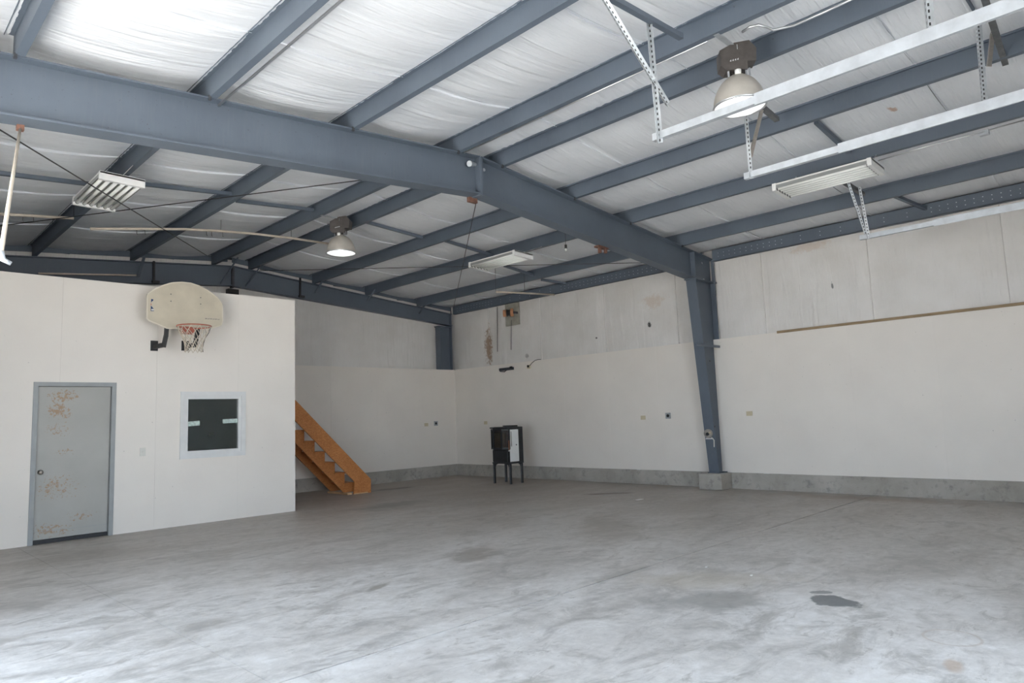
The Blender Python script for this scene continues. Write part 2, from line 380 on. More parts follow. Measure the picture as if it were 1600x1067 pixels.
def slab(xs, zs, keep, place, t):
    """watertight sheet of grid cells xs*zs (cell kept if keep(xc,zc)); place(x,z,d) -> point, d in (0,t)"""
    b = MB(); idx = {}
    def vid(i, j, k):
        if (i, j, k) not in idx: idx[(i, j, k)] = len(b.v); b.v.append(Vector(place(xs[i], zs[j], t*k)))
        return idx[(i, j, k)]
    K = lambda i, j: 0 <= i < len(xs)-1 and 0 <= j < len(zs)-1 and keep((xs[i]+xs[i+1])/2, (zs[j]+zs[j+1])/2)
    for i in range(len(xs)-1):
        for j in range(len(zs)-1):
            if not K(i, j): continue
            for k in (0, 1): b.f.append([vid(i,j,k), vid(i+1,j,k), vid(i+1,j+1,k), vid(i,j+1,k)])
            if not K(i-1, j): b.f.append([vid(i,j,0), vid(i,j+1,0), vid(i,j+1,1), vid(i,j,1)])
            if not K(i+1, j): b.f.append([vid(i+1,j,0), vid(i+1,j+1,0), vid(i+1,j+1,1), vid(i+1,j,1)])
            if not K(i, j-1): b.f.append([vid(i,j,0), vid(i+1,j,0), vid(i+1,j,1), vid(i,j,1)])
            if not K(i, j+1): b.f.append([vid(i,j+1,0), vid(i+1,j+1,0), vid(i+1,j+1,1), vid(i,j+1,1)])
    return b
def frange(a, b, n): return [a+(b-a)*i/n for i in range(n+1)]

# ================================================================== THE SETTING
# ---- yard outside (seen only through the open doorway and by its light)
yard = MB().box((-60, -60, -0.30), (60, 60, -0.22)).build('yard_ground', GROUND)
tag(yard, 'pale gravel yard outside the open doorway', 'ground', kind='structure')

# ---- floor: slabs between saw-cut joints
floor = MB().box((XL-0.25, YFW-0.25, -0.20), (12.05, 14.3, -0.035)).build('floor', JOINT)
tag(floor, 'worn grey concrete shop floor with stains and saw-cut joints', 'floor', kind='structure')
fx = [XL-0.2, 1.83, 5.64, 12.0]; fy = [YFW-0.2, 3.78, 8.42, 14.2]
JX, JY = (0, 0.0015, 0.002, 0), (0, 0.008, 0.002, 0)
for i in range(3):
    for k in range(3):
        a, b_, c, d = fx[i]+JX[i], fx[i+1]-JX[i+1], fy[k]+JY[k], fy[k+1]-JY[k+1]
        s = MB().box((a, c, -0.035), (b_, d, 0.0)).build('floor_slab', FLOOR, floor)

# ---- ceiling: roof deck with vinyl insulation sheets sagging between the purlins
ZR = 0.205   # purlin depth + a hair
deck = MB()
for x0, x1 in ((XL-0.2, RIDGE), (RIDGE, 12.1)):
    deck.prism([(x0, YFW-0.2, ro(x0)+ZR+0.03), (x1, YFW-0.2, ro(x1)+ZR+0.03), (x1, YFW-0.2, ro(x1)+ZR+0.09), (x0, YFW-0.2, ro(x0)+ZR+0.09)], (0, 15.5, 0))
ceiling = deck.build('ceiling', DARKST)
tag(ceiling, 'white vinyl-faced roof insulation sagging between the steel purlins', 'ceiling', kind='structure')
PX = [0.91, 2.40, 3.94, 5.455, 6.225, 7.71, 9.11, 10.655]
cx = [XL-0.15]+PX[:4]+[RIDGE]+PX[4:]+[11.86]
seam = [YFW-0.1, -0.1, 1.72, 3.45, 5.28, 7.06, 8.86, 10.66, 12.45, 14.16]
def ins_cell(x0, x1, y0, y1, idx):
    nx, ny = 12, 30; b = MB(); rnd = random.Random(idx*31+5)
    sag = 0.055*min(1.0, (x1-x0)/1.4); ph = rnd.random()*6
    for j in range(ny+1):
        t = j/ny; y = y0+(y1-y0)*t
        for i in range(nx+1):
            s = i/nx; x = x0+(x1-x0)*s
            arch = 4*s*(1-s)
            e = min(t, 1-t)*(y1-y0)
            puff = 0.035*(1-math.exp(-e*9))                       # sheet billows down away from the stapled seam
            tabd = 0.0                       # the folded tab hanging at one seam
            fold = 0.006*math.sin(y*47+ph+1.5*s)*(0.5+0.5*math.sin(y*3.1+ph))+0.010*noise.noise(Vector((x*0.7, y*7+idx, 0.3)))
            z = ro(x)+ZR-arch*(sag+puff*0.8+fold*1.6-0.018)-tabd*arch**0.5
            yy = y+(0.05*arch*(noise.noise(Vector((x*1.3, y0, idx)))) if 0 < j < ny else 0)
            b.v.append(Vector((x, yy, z)))
    for j in range(ny):
        for i in range(nx):
            k = j*(nx+1)+i; b.f.append([k, k+nx+1, k+nx+2, k+1])
    return b
for i in range(len(cx)-1):
    for k in range(1, len(seam)-1):
        b = MB(); x0, x1 = cx[i], cx[i+1]; sag = 0.055*min(1.0, (x1-x0)/1.4); lo, hi = [], []
        for q in range(13):
            s_ = q/12; x = x0+(x1-x0)*s_; ar = 4*s_*(1-s_); y = seam[k]+0.02*math.sin(3*s_+i+k)
            hi.append(Vector((x, y, ro(x)+ZR-ar*(sag-0.018)+0.004))); lo.append(Vector((x, y-0.012*ar, ro(x)+ZR-ar*(sag-0.018)-0.030*ar**0.5)))
        b.v = lo+hi+[p+Vector((0, 0.006, 0)) for p in lo]+[p+Vector((0, 0.006, 0)) for p in hi]
        for q in range(12):
            b.f += [[q, q+1, 14+q, 13+q], [26+q, 39+q, 40+q, 27+q], [q, 26+q, 27+q, q+1]]
        b.build('seam_tab', INS_ROOF, ceiling, smooth=False)
n = 0
for i in range(len(cx)-1):
    for k in range(len(seam)-1):
        n += 1
        ins_cell(cx[i], cx[i+1], seam[k], seam[k+1], n).build('insulation_panel', INS_ROOF, ceiling, smooth=True)

# ---- right wall
wr = MB().box((11.92, YFW-0.2, -0.2), (12.05, 14.3, 4.55)).build('wall_right', DARKST)
tag(wr, 'long right side wall of white boards with vinyl insulation above', 'wall', kind='structure')
YS = [YFW]+[1.53+1.22*k for k in range(-2, 11)]
YS = sorted(y for y in set(YS) if y < YB-0.2)+[YB]
for a, b_ in zip(YS[:-1], YS[1:]):
    slab([a+0.0005, b_-0.0005], [ZC, ZL], lambda x, z: True, lambda x, z, d: (XR+d, x, z), 0.012).build('wall_board', BOARD, wr)
MB().box((XR+0.001, YFW, ZL-0.035), (11.92, YB+0.2, ZL-0.004)).build('top_ledge', BOARD, wr)
def ins_wall(name_parent, along0, along1, z0, z1, place, idx, amp=1.0):
    nx, nz = 22, 14; b = MB(); rnd = random.Random(idx*17+3)
    folds = [(rnd.random(), 0.01+0.02*rnd.random(), rnd.uniform(-0.15, 0.15), rnd.uniform(0.3, 1.0)) for _ in range(5)]
    for j in range(nz+1):
        t = j/nz; z = z0+(z1-z0)*t
        for i in range(nx+1):
            s = i/nx; e = min(s, 1-s)*(along1-along0)
            out = 0.035*(1-math.exp(-e*8))*(0.6+0.4*math.sin(math.pi*t))+0.012*noise.noise(Vector((s*2.3, z*1.1, idx)))
            for c, w, sl, st in folds: out += amp*0.020*st*math.exp(-(((s-c-sl*(t-0.5))/w)**2))
            if i == nx: out += 0.012
            b.v.append(Vector(place(along0+(along1-along0)*s, z, out)))
    for j in range(nz):
        for i in range(nx):
            k = j*(nx+1)+i; b.f.append([k, k+1, k+nx+2, k+nx+1])
    return b.build('insulation_panel', INS_WALL, name_parent, smooth=True)
ys = [YFW, 0.0, 1.80, 3.60, 5.38, 7.16, 8.93, 10.82, 12.60, YE]
for k in range(len(ys)-1):
    ins_wall(wr, ys[k], ys[k+1], ZL-0.03, 4.44, lambda a, z, o: (XE+0.05-o, a, z), 40+k)

for y_ in ys[1:-1]:
    MB().prism([(XE+0.05, y_-0.012, ZL-0.01), (XE+0.012, y_-0.004, ZL-0.01), (XE+0.012, y_+0.006, ZL-0.01), (XE+0.05, y_+0.012, ZL-0.01)], (0, 0, 1.66)).build('seam_tab', INS_WALL, wr)
# ---- back wall
wb = MB().box((XL-0.2, 14.17, -0.2), (12.05, 14.3, 5.0)).build('wall_back', DARKST)
tag(wb, 'rear end wall of white boards with flat insulation above, behind the staircase', 'wall', kind='structure')
xs_ = [XL]+[XR-1.22*k for k in range(9, 0, -1)]+[XR]
for a, b_ in zip(xs_[:-1], xs_[1:]):
    slab([a+0.0005, b_-0.0005], [ZC, ZL], lambda x, z: True, lambda x, z, d: (x, YB+d, z), 0.012).build('wall_board', BOARD, wb)
MB().box((XL, YB+0.001, ZL-0.035), (XR+0.1, 14.17, ZL-0.004)).build('top_ledge', BOARD, wb)
xs2 = [XL, 1.2, 2.98, 4.76, 6.52, 8.30, 10.10, XE+0.05]
for k in range(len(xs2)-1):
    ins_wall(wb, xs2[k], xs2[k+1], ZL-0.03, ro((xs2[k]+xs2[k+1])/2)+0.16, lambda a, z, o: (a, YE+0.05-o*0.6, z), 70+k, 0.4)

# ---- left wall with the wide open doorway, front wall with one open and one closed doorway (both behind the camera)
OY0, OY1, OZ = 2.3, 6.1, 3.45
wl = slab([YFW-0.2, OY0, OY1, 14.3], [-0.2, 0.0, OZ, 4.50], lambda y, z: not (OY0 < y < OY1 and 0 < z < OZ), lambda y, z, d: (XL-d, y, z), 0.16).build('wall_left', BOARD)
tag(wl, 'left side wall with a wide open doorway letting daylight in', 'wall', kind='structure')
DX = ((1.15, 4.80), (6.37, 10.02)); DZ = 3.52
wf = slab([XL-0.2, DX[0][0], DX[0][1], DX[1][0], DX[1][1], 12.05], [-0.2, 0.0, DZ, 4.9], lambda x, z: not (any(a < x < b for a, b in DX) and 0 < z < DZ), lambda x, z, d: (x, YFW-d, z), 0.16).build('wall_front', BOARD)
tag(wf, 'front end wall with one open and one closed overhead doorway', 'wall', kind='structure')
n_a, n_b = DX[1]
d2 = thing('door_2', ((n_a+n_b)/2, YFW-0.1, 0), 'closed white sectional overhead door in the front wall', 'door', kind='structure')
MB().box((n_a, YFW-0.14, 0.0), (n_b, YFW-0.121, DZ)).build('light_stop_panel', SECT, d2)  # added unseen sheet, blocks daylight leaking between the door sections
for k in range(6):
    MB().box((n_a, YFW-0.12, k*DZ/6+0.003), (n_b, YFW-0.07, (k+1)*DZ/6-0.003)).build('door_section', SECT, d2)

# ---- concrete kerbs and the pier under the column
kb = MB().box((XR-0.045, YFW, 0.0), (11.92, 14.17, ZC)).build('baseboard_right', KERB)
tag(kb, 'grey concrete kerb along the foot of the right wall', 'kerb', kind='structure')
kb2 = MB().box((XL, YB-0.045, 0.0), (XR-0.047, 14.17, ZC)).build('baseboard_back', KERB)
tag(kb2, 'grey concrete kerb along the foot of the rear wall', 'kerb', kind='structure')
pier = MB().box((11.26, 6.15, 0.0), (XR-0.047, 6.60, ZC+0.004)).build('trim_1', KERB, bevel=0.012)
tag(pier, 'square concrete pier under the tapered steel column', 'pier', kind='structure')
strip = MB()
p0, p1 = px(1214, 517.5, 'X', XR-0.01), px(1600, 474, 'X', XR-0.01)
strip.box((XR-0.022, YFW, ZL-0.022), (XR-0.001, p0.y, ZL+0.020))
tag(strip.build('trim_2', WOODTRIM), 'thin raw wood strip along the top of the right wall boards', 'trim', kind='structure')

# ---- partition room
PZ = 3.60
DXA, DXB, DZT = 1.942, 2.926, 2.12           # door opening (outer frame)
WX0, WX1, WZ0, WZ1 = 3.804, 4.797, 0.983, 1.989
pw = thing('wall_partition', (XP/2, YP+0.1, 0), 'cream-white board partition with the grey door, window and basketball hoop', 'wall', kind='structure')
seams = [XL, 1.02, 2.24, 3.46, 4.68, XP]
def pz_top(x): return 3.567+0.001*(x-1.5)
for a, b_ in zip(seams[:-1], seams[1:]):
    xs = sorted({a+0.0006, b_-0.0006} | {v for v in (DXA, DXB, WX0, WX1) if a < v < b_})
    zs = [0.0, WZ0, WZ1, DZT, PZ]
    keep = lambda x, z: not ((DXA < x < DXB and z < DZT) or (WX0 < x < WX1 and WZ0 < z < WZ1))
    slab(xs, zs, keep, lambda x, z, d: (x, YP+d, pz_top(x) if z == PZ else z), 0.014).build('wall_board', BOARD, pw)
core = slab([XL, DXA, DXB, WX0, WX1, XP], [0, WZ0, WZ1, DZT, 3.55], lambda x, z: not ((DXA < x < DXB and z < DZT) or (WX0 < x < WX1 and WZ0 < z < WZ1)), lambda x, z, d: (x, YP+0.0145+d, z), 0.10)
core.build('stud_core', DARKROOM, pw)
MB().box((XP-0.12, YP+0.115, 0), (XP, 12.1, 3.55)).build('end_wall', BOARD, pw)
MB().box((XL, 12.0, 0), (XP-0.12, 12.1, 3.55)).build('rear_wall', DARKROOM, pw)
MB().box((XL, YP+0.115, 2.9), (XP-0.12, 12.0, 3.0)).build('loft_deck', DARKROOM, pw)

# ---- door in the partition
dr = thing('door_1', ((DXA+DXB)/2, YP, 0), 'grey steel door with rust patches and a round knob, in the partition', 'door', kind='structure')
FW = 0.055
for nm, poly in (('jamb', ((DXA, 0), (DXA+FW, 0), (DXA+FW, DZT-FW), (DXA, DZT))), ('jamb', ((DXB-FW, 0), (DXB, 0), (DXB, DZT), (DXB-FW, DZT-FW))), ('frame_head', ((DXA, DZT), (DXA+FW, DZT-FW), (DXB-FW, DZT-FW), (DXB, DZT)))):
    MB().prism([(x, YP-0.02, z) for x, z in poly], (0, 0.13, 0)).build(nm, GREYPAINT, dr)
leaf = MB().box((DXA+FW+0.004, YP+0.04, 0.055), (DXB-FW-0.004, YP+0.084, DZT-FW-0.004)).build('door_leaf', RUSTDOOR, dr)
MB().box((DXA+FW+0.004, YP+0.036, 0.155), (DXB-FW-0.004, YP+0.04, 0.159)).build('kick_seam', GREYPAINT, leaf)
MB().box((DXA+FW+0.004, YP+0.02, 0.003), (DXB-FW-0.004, YP+0.075, 0.05)).build('door_sweep', BLACK, dr)
kx, kz = DXA+FW+0.065, 0.93
kn = MB().lathe((kx, YP+0.04, kz), [(0.0, 0), (0.034, 0), (0.034, 0.006), (0.013, 0.010), (0.012, 0.03), (0.024, 0.037), (0.029, 0.05), (0.025, 0.062), (0.0, 0.068)], 20, (0, -1, 0)).build('door_knob', CHROME, leaf, smooth=True)

# ---- window in the partition
wn = thing('window_1', ((WX0+WX1)/2, YP, WZ0), 'square white-framed window with two strips of tape on dark glass', 'window', kind='structure')
def ring(x0, x1, z0, z1, w, y0, y1, nm, mat, par):
    for poly in (((x0,z0),(x1,z0),(x1-w,z0+w),(x0+w,z0+w)), ((x1,z0),(x1,z1),(x1-w,z1-w),(x1-w,z0+w)), ((x1,z1),(x0,z1),(x0+w,z1-w),(x1-w,z1-w)), ((x0,z1),(x0,z0),(x0+w,z0+w),(x0+w,z1-w))):
        MB().prism([(x, y0, z) for x, z in poly], (0, y1-y0, 0)).build(nm, mat, par)
ring(WX0-0.004, WX1+0.004, WZ0-0.004, WZ1+0.004, 0.07, YP-0.022, YP+0.012, 'casing', VINYL, wn)
ring(WX0+0.066, WX1-0.066, WZ0+0.066, WZ1-0.066, 0.045, YP-0.006, YP+0.06, 'sash_rail', VINYL, wn)
GX0, GX1, GZ0, GZ1 = WX0+0.105, WX1-0.105, WZ0+0.105, WZ1-0.105
MB().box((GX0, YP+0.030, GZ0), (GX1, YP+0.034, GZ1)).build('pane', GLASS, wn)
MB().box((GX0, YP+0.048, GZ0), (GX1, YP+0.052, GZ1)).build('pane', GLASS, wn)
def onpane(x0, y0, x1, y1, nm, mat, tilt=0.0, pr=wn):
    a, c = px(x0, y1, 'Y', YP+0.028), px(x1, y0, 'Y', YP+0.028)
    x_0, x_1 = max(a.x, GX0), min(c.x, GX1)
    return MB().prism([(x_0, YP+0.0275, a.z), (x_1, YP+0.0275, a.z+tilt), (x_1, YP+0.0275, c.z+tilt), (x_0, YP+0.0275, c.z)], (0, 0.002, 0)).build(nm, mat, pr)
onpane(290, 658.5, 312, 666.5, 'tape_strip', TAPE, 0.012); onpane(348, 654.5, 372, 661.5, 'tape_strip', TAPE, 0.006)
onpane(326, 675.5, 334.5, 681, 'sticker', STICK)

# ================================================================== STEEL FRAMES
def ibeam(parent, name, A, B, dA, dB, y, fw=0.20, tw=0.012, tf=0.016, vertical=False):
    """A,B: (x,z) of the outer flange ends; dA,dB: depth towards the inside (down for rafters)"""
    (xa, za), (xb, zb) = A, B
    w = MB().prism([(xa, y-tw/2, za-tf), (xb, y-tw/2, zb-tf), (xb, y-tw/2, zb-dB+tf), (xa, y-tw/2, za-dA+tf)], (0, tw, 0)).build(name, STEEL, parent)
    MB().prism([(xa, y-fw/2, za), (xb, y-fw/2, zb), (xb, y-fw/2, zb-tf), (xa, y-fw/2, za-tf)], (0, fw, 0)).build('top_flange', STEEL, w)
    MB().prism([(xa, y-fw/2, za-dA+tf), (xb, y-fw/2, zb-dB+tf), (xb, y-fw/2, zb-dB), (xa, y-fw/2, za-dA)], (0, fw, 0)).build('bottom_flange', STEEL, w)
    return w
fr = thing('portal_frame', (RIDGE, YF, 0), 'large blue-grey rigid steel frame with tapered column crossing the middle of the shop', 'steel frame')
KX = 11.06
ibeam(fr, 'rafter', (XL-0.1, ro(XL-0.1)), (RIDGE-0.012, ro(RIDGE)), 0.50, 0.505, YF)
ibeam(fr, 'rafter', (RIDGE+0.012, ro(RIDGE)), (KX, ro(KX)), 0.505, 0.50, YF)
MB().box((RIDGE-0.026, YF-0.10, 4.27), (RIDGE-0.001, YF+0.10, ro(RIDGE)-0.01)).build('splice_plate', STEEL, fr)
MB().box((RIDGE+0.001, YF-0.10, 4.27), (RIDGE+0.026, YF+0.10, ro(RIDGE)-0.01)).build('splice_plate', STEEL, fr)
# knee and column
ZK = ro(KX)-0.50
kn_ = MB().prism([(KX, YF-0.006, ZK), (11.76, YF-0.006, ZK), (11.76, YF-0.006, ro(11.76)), (KX, YF-0.006, ro(KX))], (0, 0.012, 0)).build('knee_web', STEEL, fr)
MB().prism([(KX, YF-0.1, ro(KX)), (11.78, YF-0.1, ro(11.78)), (11.78, YF-0.1, ro(11.78)-0.016), (KX, YF-0.1, ro(KX)-0.016)], (0, 0.2, 0)).build('top_flange', STEEL, kn_)
MB().box((KX, YF-0.10, ZK), (KX+0.02, YF+0.10, ro(KX)-0.016)).build('end_plate', STEEL, kn_)
MB().box((KX-0.06, YF-0.11, ZK-0.02), (11.80, YF+0.11, ZK)).build('cap_plate', STEEL, kn_)
CB = 11.43
col = MB().prism([(KX, YF-0.006, ZK-0.02), (11.74, YF-0.006, ZK-0.02), (11.74, YF-0.006, ZC), (CB, YF-0.006, ZC)], (0, 0.012, 0)).build('column', STEEL, fr)
MB().prism([(KX-0.016, YF-0.1, ZK-0.02), (KX, YF-0.1, ZK-0.02), (CB, YF-0.1, ZC+0.016), (CB-0.016, YF-0.1, ZC+0.016)], (0, 0.2, 0)).build('inner_flange', STEEL, col)
MB().box((11.74, YF-0.1, ZC+0.3), (11.756, YF+0.1, ZK-0.02)).build('outer_flange', STEEL, col)
MB().box((11.71, YF-0.10, 3.55), (11.76, YF-0.06, ro(11.7)-0.02)).build('corner_flange', STEEL, col)
MB().box((CB-0.05, YF-0.11, ZC+0.003), (XR-0.004, YF+0.11, ZC+0.018)).build('base_plate', STEEL, col)
for zz in (1.1, 2.3): MB().box((11.5, YF-0.012, zz), (11.54, YF-0.006, zz+0.03)).build('bolt', DARKST, col)
for (x_, y_) in ((1097, 411), (1100, 437)):
    q = px(x_, y_, 'Y', YF-0.02); MB().lathe((q.x, YF-0.006, q.z), [(0.0, 0.0), (0.02, 0), (0.02, 0.015), (0, 0.018)], 8, (0, -1, 0)).build('bolt', GALV, kn_)
# bits on the apex: clamp and fittings
MB().box((RIDGE-0.07, YF+0.07, 4.215), (RIDGE+0.07, YF+0.12, 4.285)).build('cable_clamp', RUST, fr)
q = px(732.5, 256, 'Y', YF-0.06); MB().tube([(RIDGE-0.03, YF-0.02, q.z+0.04), (q.x, YF-0.07, q.z)], [0.022, 0.04], 10).build('brace_nut', GALV, fr)
q = px(757, 265, 'Y', YF-0.03); MB().lathe((q.x, YF-0.006, q.z), [(0, 0), (0.022, 0), (0.022, 0.02), (0, 0.024)], 8, (0, -1, 0)).build('bolt', GALV, fr)
for X_ in PX:
    z_ = ro(X_); MB().box((X_-0.012, YF-0.115, z_-0.035), (X_+0.012, YF-0.09, z_+0.01)).build('purlin_bolt', DARKST, fr)

fb = thing('portal_frame', (RIDGE, YFB, 0), 'dark rear steel frame against the end wall above the partition', 'steel frame')
DEP = 0.40
ibeam(fb, 'rafter', (XL-0.1, ro(XL-0.1)-0.03), (RIDGE-0.01, ro(RIDGE)-0.03), DEP, DEP+0.02, YFB, 0.16)
ibeam(fb, 'rafter', (RIDGE+0.01, ro(RIDGE)-0.03), (11.70, ro(11.70)-0.03), DEP+0.02, DEP-0.08, YFB, 0.16)
bc = MB().box((11.26, YFB-0.10, 0.3), (11.275, YFB+0.10, ro(11.3)-0.42)).build('column', STEEL, fb)
MB().box((11.275, YFB-0.006, 0.3), (11.64, YFB+0.006, ro(11.4)-0.40)).build('column_web', STEEL, bc)
MB().box((11.64, YFB-0.10, 0.3), (11.655, YFB+0.10, ro(11.7)-0.05)).build('outer_flange', STEEL, bc)
MB().box((11.22, YFB-0.1, ro(11.3)-0.44), (11.66, YFB+0.1, ro(11.3)-0.415)).build('cap_plate', STEEL, bc)
MB().box((RIDGE-0.02, YFB-0.08, ro(RIDGE)-0.49), (RIDGE+0.02, YFB+0.05, ro(RIDGE)-0.05)).build('splice_plate', DARKST, fb)
q = px(364, 456, 'Y', YFB-0.1); MB().box((q.x-0.11, YFB-0.13, q.z-0.05), (q.x+0.11, YFB-0.01, q.z+0.055)).build('splice_block', BLACK, fb)
for (a, b_) in (((225, 402), (216, 433)), ((372, 402), (345, 443)), ((414, 407), (384, 447)), ((507, 434), (492, 458)), ((586, 452), (574, 470)), ((664, 476), (655, 490))):
    A, B = px(*a, 'Y', YFB-0.38), px(*b_, 'Y', YFB-0.09)
    MB().bar(A, B, 0.05, 0.008).build('flange_brace', STEEL, fb)
for (x_, y0, y1) in ((240.5, 408, 440), (469, 434, 463)):
    A, B = px(x_, y0, 'Y', YFB-0.09), px(x_, y1, 'Y', YFB-0.09)
    MB().bar(A, B, 0.035, 0.035).build('hanger_rod', BLACK, fb)
    MB().box((B.x-0.03, YFB-0.13, B.z-0.03), (B.x+0.09, YFB-0.05, B.z+0.02)).build('rod_clip', BLACK, fb)

# rake channels along the end wall roof line
for nm, (x0, x1), lab in (('left', (XL, RIDGE-0.05), 'dark perforated rake channel at the end wall, on the left roof slope'), ('right', (RIDGE+0.05, 11.8), 'dark perforated rake channel at the end wall, on the right roof slope')):
    rc = MB().prism([(x0, YE-0.03, ro(x0)+0.085), (x1, YE-0.03, ro(x1)+0.085), (x1, YE-0.03, ro(x1)+0.19), (x0, YE-0.03, ro(x0)+0.19)], (0, 0.03, 0)).build('rake_channel', STEEL)
    tag(rc, lab, 'channel')

# ---- purlins, one Z section per bay and line
def zsec(w=0.065, h=0.20, t=0.0035, lip=0.02):
    # (side, up): bottom flange to +side, top flange to -side
    return [(0, 0), (w, 0), (w, lip), (w-t, lip), (w-t, t), (t, t), (t, h), (-w, h), (-w, h-lip), (-w+t, h-lip), (-w+t, h-t), (0, h-t)]
def purlin(X, y0, y1):
    b = MB(); pr = zsec()
    return b.prism([(X+s, y0, ro(X)+u) for s, u in pr], (0, y1-y0, 0))
which_near = ['leftmost roof purlin in the near bay, entering at the top left corner', 'roof purlin of the near bay meeting the frame third left of the ridge', 'roof purlin of the near bay meeting the frame second left of the ridge', 'roof purlin of the near bay just left of the ridge, above the near bay lamp',
              'roof purlin of the near bay just right of the ridge, behind the near bay lamp', 'roof purlin of the near bay second right of the ridge', 'roof purlin of the near bay third right of the ridge, above the near tube light', 'roof purlin of the near bay next to the right eave']
which_far = ['roof purlin of the rear bay far out on the left slope, mostly hidden', 'dark roof purlin of the rear bay above the left tube light', 'dark roof purlin of the rear bay second left of the ridge', 'dark roof purlin of the rear bay just left of the ridge lamp',
             'dark roof purlin of the rear bay just right of the ridge lamp', 'roof purlin of the rear bay second right of the ridge', 'roof purlin of the rear bay beside the rear tube light', 'roof purlin of the rear bay next to the right eave']
for i, X_ in enumerate(PX):
    tag(purlin(X_, YFW, YF).build('roof_purlin', STEEL, at=(X_, YFW, ro(X_))), which_near[i], 'purlin', 'roof purlins of the near bay')
    if i == 0: continue
    tag(purlin(X_, YF+0.002, YE-0.04).build('roof_purlin', STEEL, at=(X_, YF, ro(X_))), which_far[i], 'purlin', 'roof purlins of the rear bay')
# eave struts with rows of bolt holes
for (y0, y1, lab) in ((YFW, YF-0.105, 'blue-grey eave strut with rows of bolt holes along the near right wall'), (YF+0.105, YE-0.24, 'dark eave strut with bolt holes along the rear half of the right wall')):
    es = thing('eave_strut', (11.72, y0, 4.2), lab, 'eave strut', 'eave struts')
    zt, zb_ = ro(11.72)+0.165, ro(11.72)-0.05
    MB().box((11.70, y0, zb_), (11.706, y1, zt)).build('strut_web', STEEL, es)
    MB().box((11.70, y0, zb_), (11.79, y1, zb_+0.006)).build('lower_flange', STEEL, es)
    MB().box((11.70, y0, zt-0.006), (11.79, y1, zt)).build('upper_flange', STEEL, es)
    hb = MB(); yy = y0+0.15
    while yy < y1-0.1:
        for zz in (zb_+0.07, zt-0.08): hb.lathe((11.70, yy, zz), [(0, 0), (0.008, 0), (0.008, 0.003), (0, 0.003)], 6, (-1, 0, 0))
        yy += 0.11 if (y1-yy < 1.6 or yy-y0 < 3.5) else 0.33
    o = hb.build('bolt_row', GALV, es); o['kind'] = 'stuff'

# ---- bridging straps between the purlins
def strap(a, b, dz, lab, w=0.07, mat=STEEL, grp='bridging straps in the rear bay'):
    A, B = pxroof(*a, dz), pxroof(*b, dz); ymid = (A.y+B.y)/2
    d = (B-A).normalized()
    o = MB().bar(A, B, w*0.7, w*0.7).build('bridging_strap', mat, at=tuple(A)); tag(o, lab, 'strap', grp)
strap((-20, 268), (168, 291), 0.06, 'dark bridging strap crossing behind the left tube light at the picture edge')
strap((218, 287), (362, 303), 0.10, 'dark bridging strap between the left tube light and the ridge')
strap((369, 313.5), (490, 328), 0.10, 'dark bridging strap just left of the rear bay lamp')
strap((570, 346), (660, 371), 0.10, 'dark bridging strap just right of the rear bay lamp')
strap((696, 376), (770, 399), 0.10, 'dark bridging strap upper left of the rear tube light')
strap((788, 415), (833, 430), 0.08, 'dark bridging strap touching the right end of the rear tube light')
strap((846, 437), (884, 443), 0.08, 'short dark bridging strap next to the right eave of the rear bay')
strap((1275, 190), (1326, 237), 0.10, 'dark bridging strap between the two nearest door tracks', grp='bridging straps in the near bay')
strap((1396, 305), (1446, 326), 0.08, 'short dark bridging strap right of the near tube light', grp='bridging straps in the near bay')
strap((1500, -20), (1532, 33), 0.12, 'thin dark bridging strap near the top right corner', 0.03, grp='bridging straps in the near bay')

# ================================================================== BRACE CABLES
def cable(pts, lab, r=0.007, mat=CABLE, name='brace_cable', cat='cable', grp='roof brace cables'):
    o = MB().tube(pts, r, 6).build(name, mat, at=tuple(pts[0])); return tag(o, lab, cat, grp)
A = Vector((5.62, YF+0.03, 4.62)); cable([A, (-0.2, YFB-0.1, 4.20)], 'dark brace cable running from the ridge to the far left eave')
B0 = px(-4, 200.5, 'Y', YF+0.11); B1 = px(326, 401, 'Y', 13.2); dB = (B0-B1).normalized()
cable([B1, B0], 'dark brace cable crossing in front of the left tube light')
cable([Vector((RIDGE+0.06, YF+0.09, 4.22)), px(708, 484, 'Y', YFB-0.1)], 'thin brace cable dropping from the frame ridge to the rear right corner', 0.006)
cable([px(405, 423, 'Y', YFB-0.1), px(1075, 409, 'Y', YF+0.05)], 'thin brace cable stretched level behind the rear tube light', 0.006)

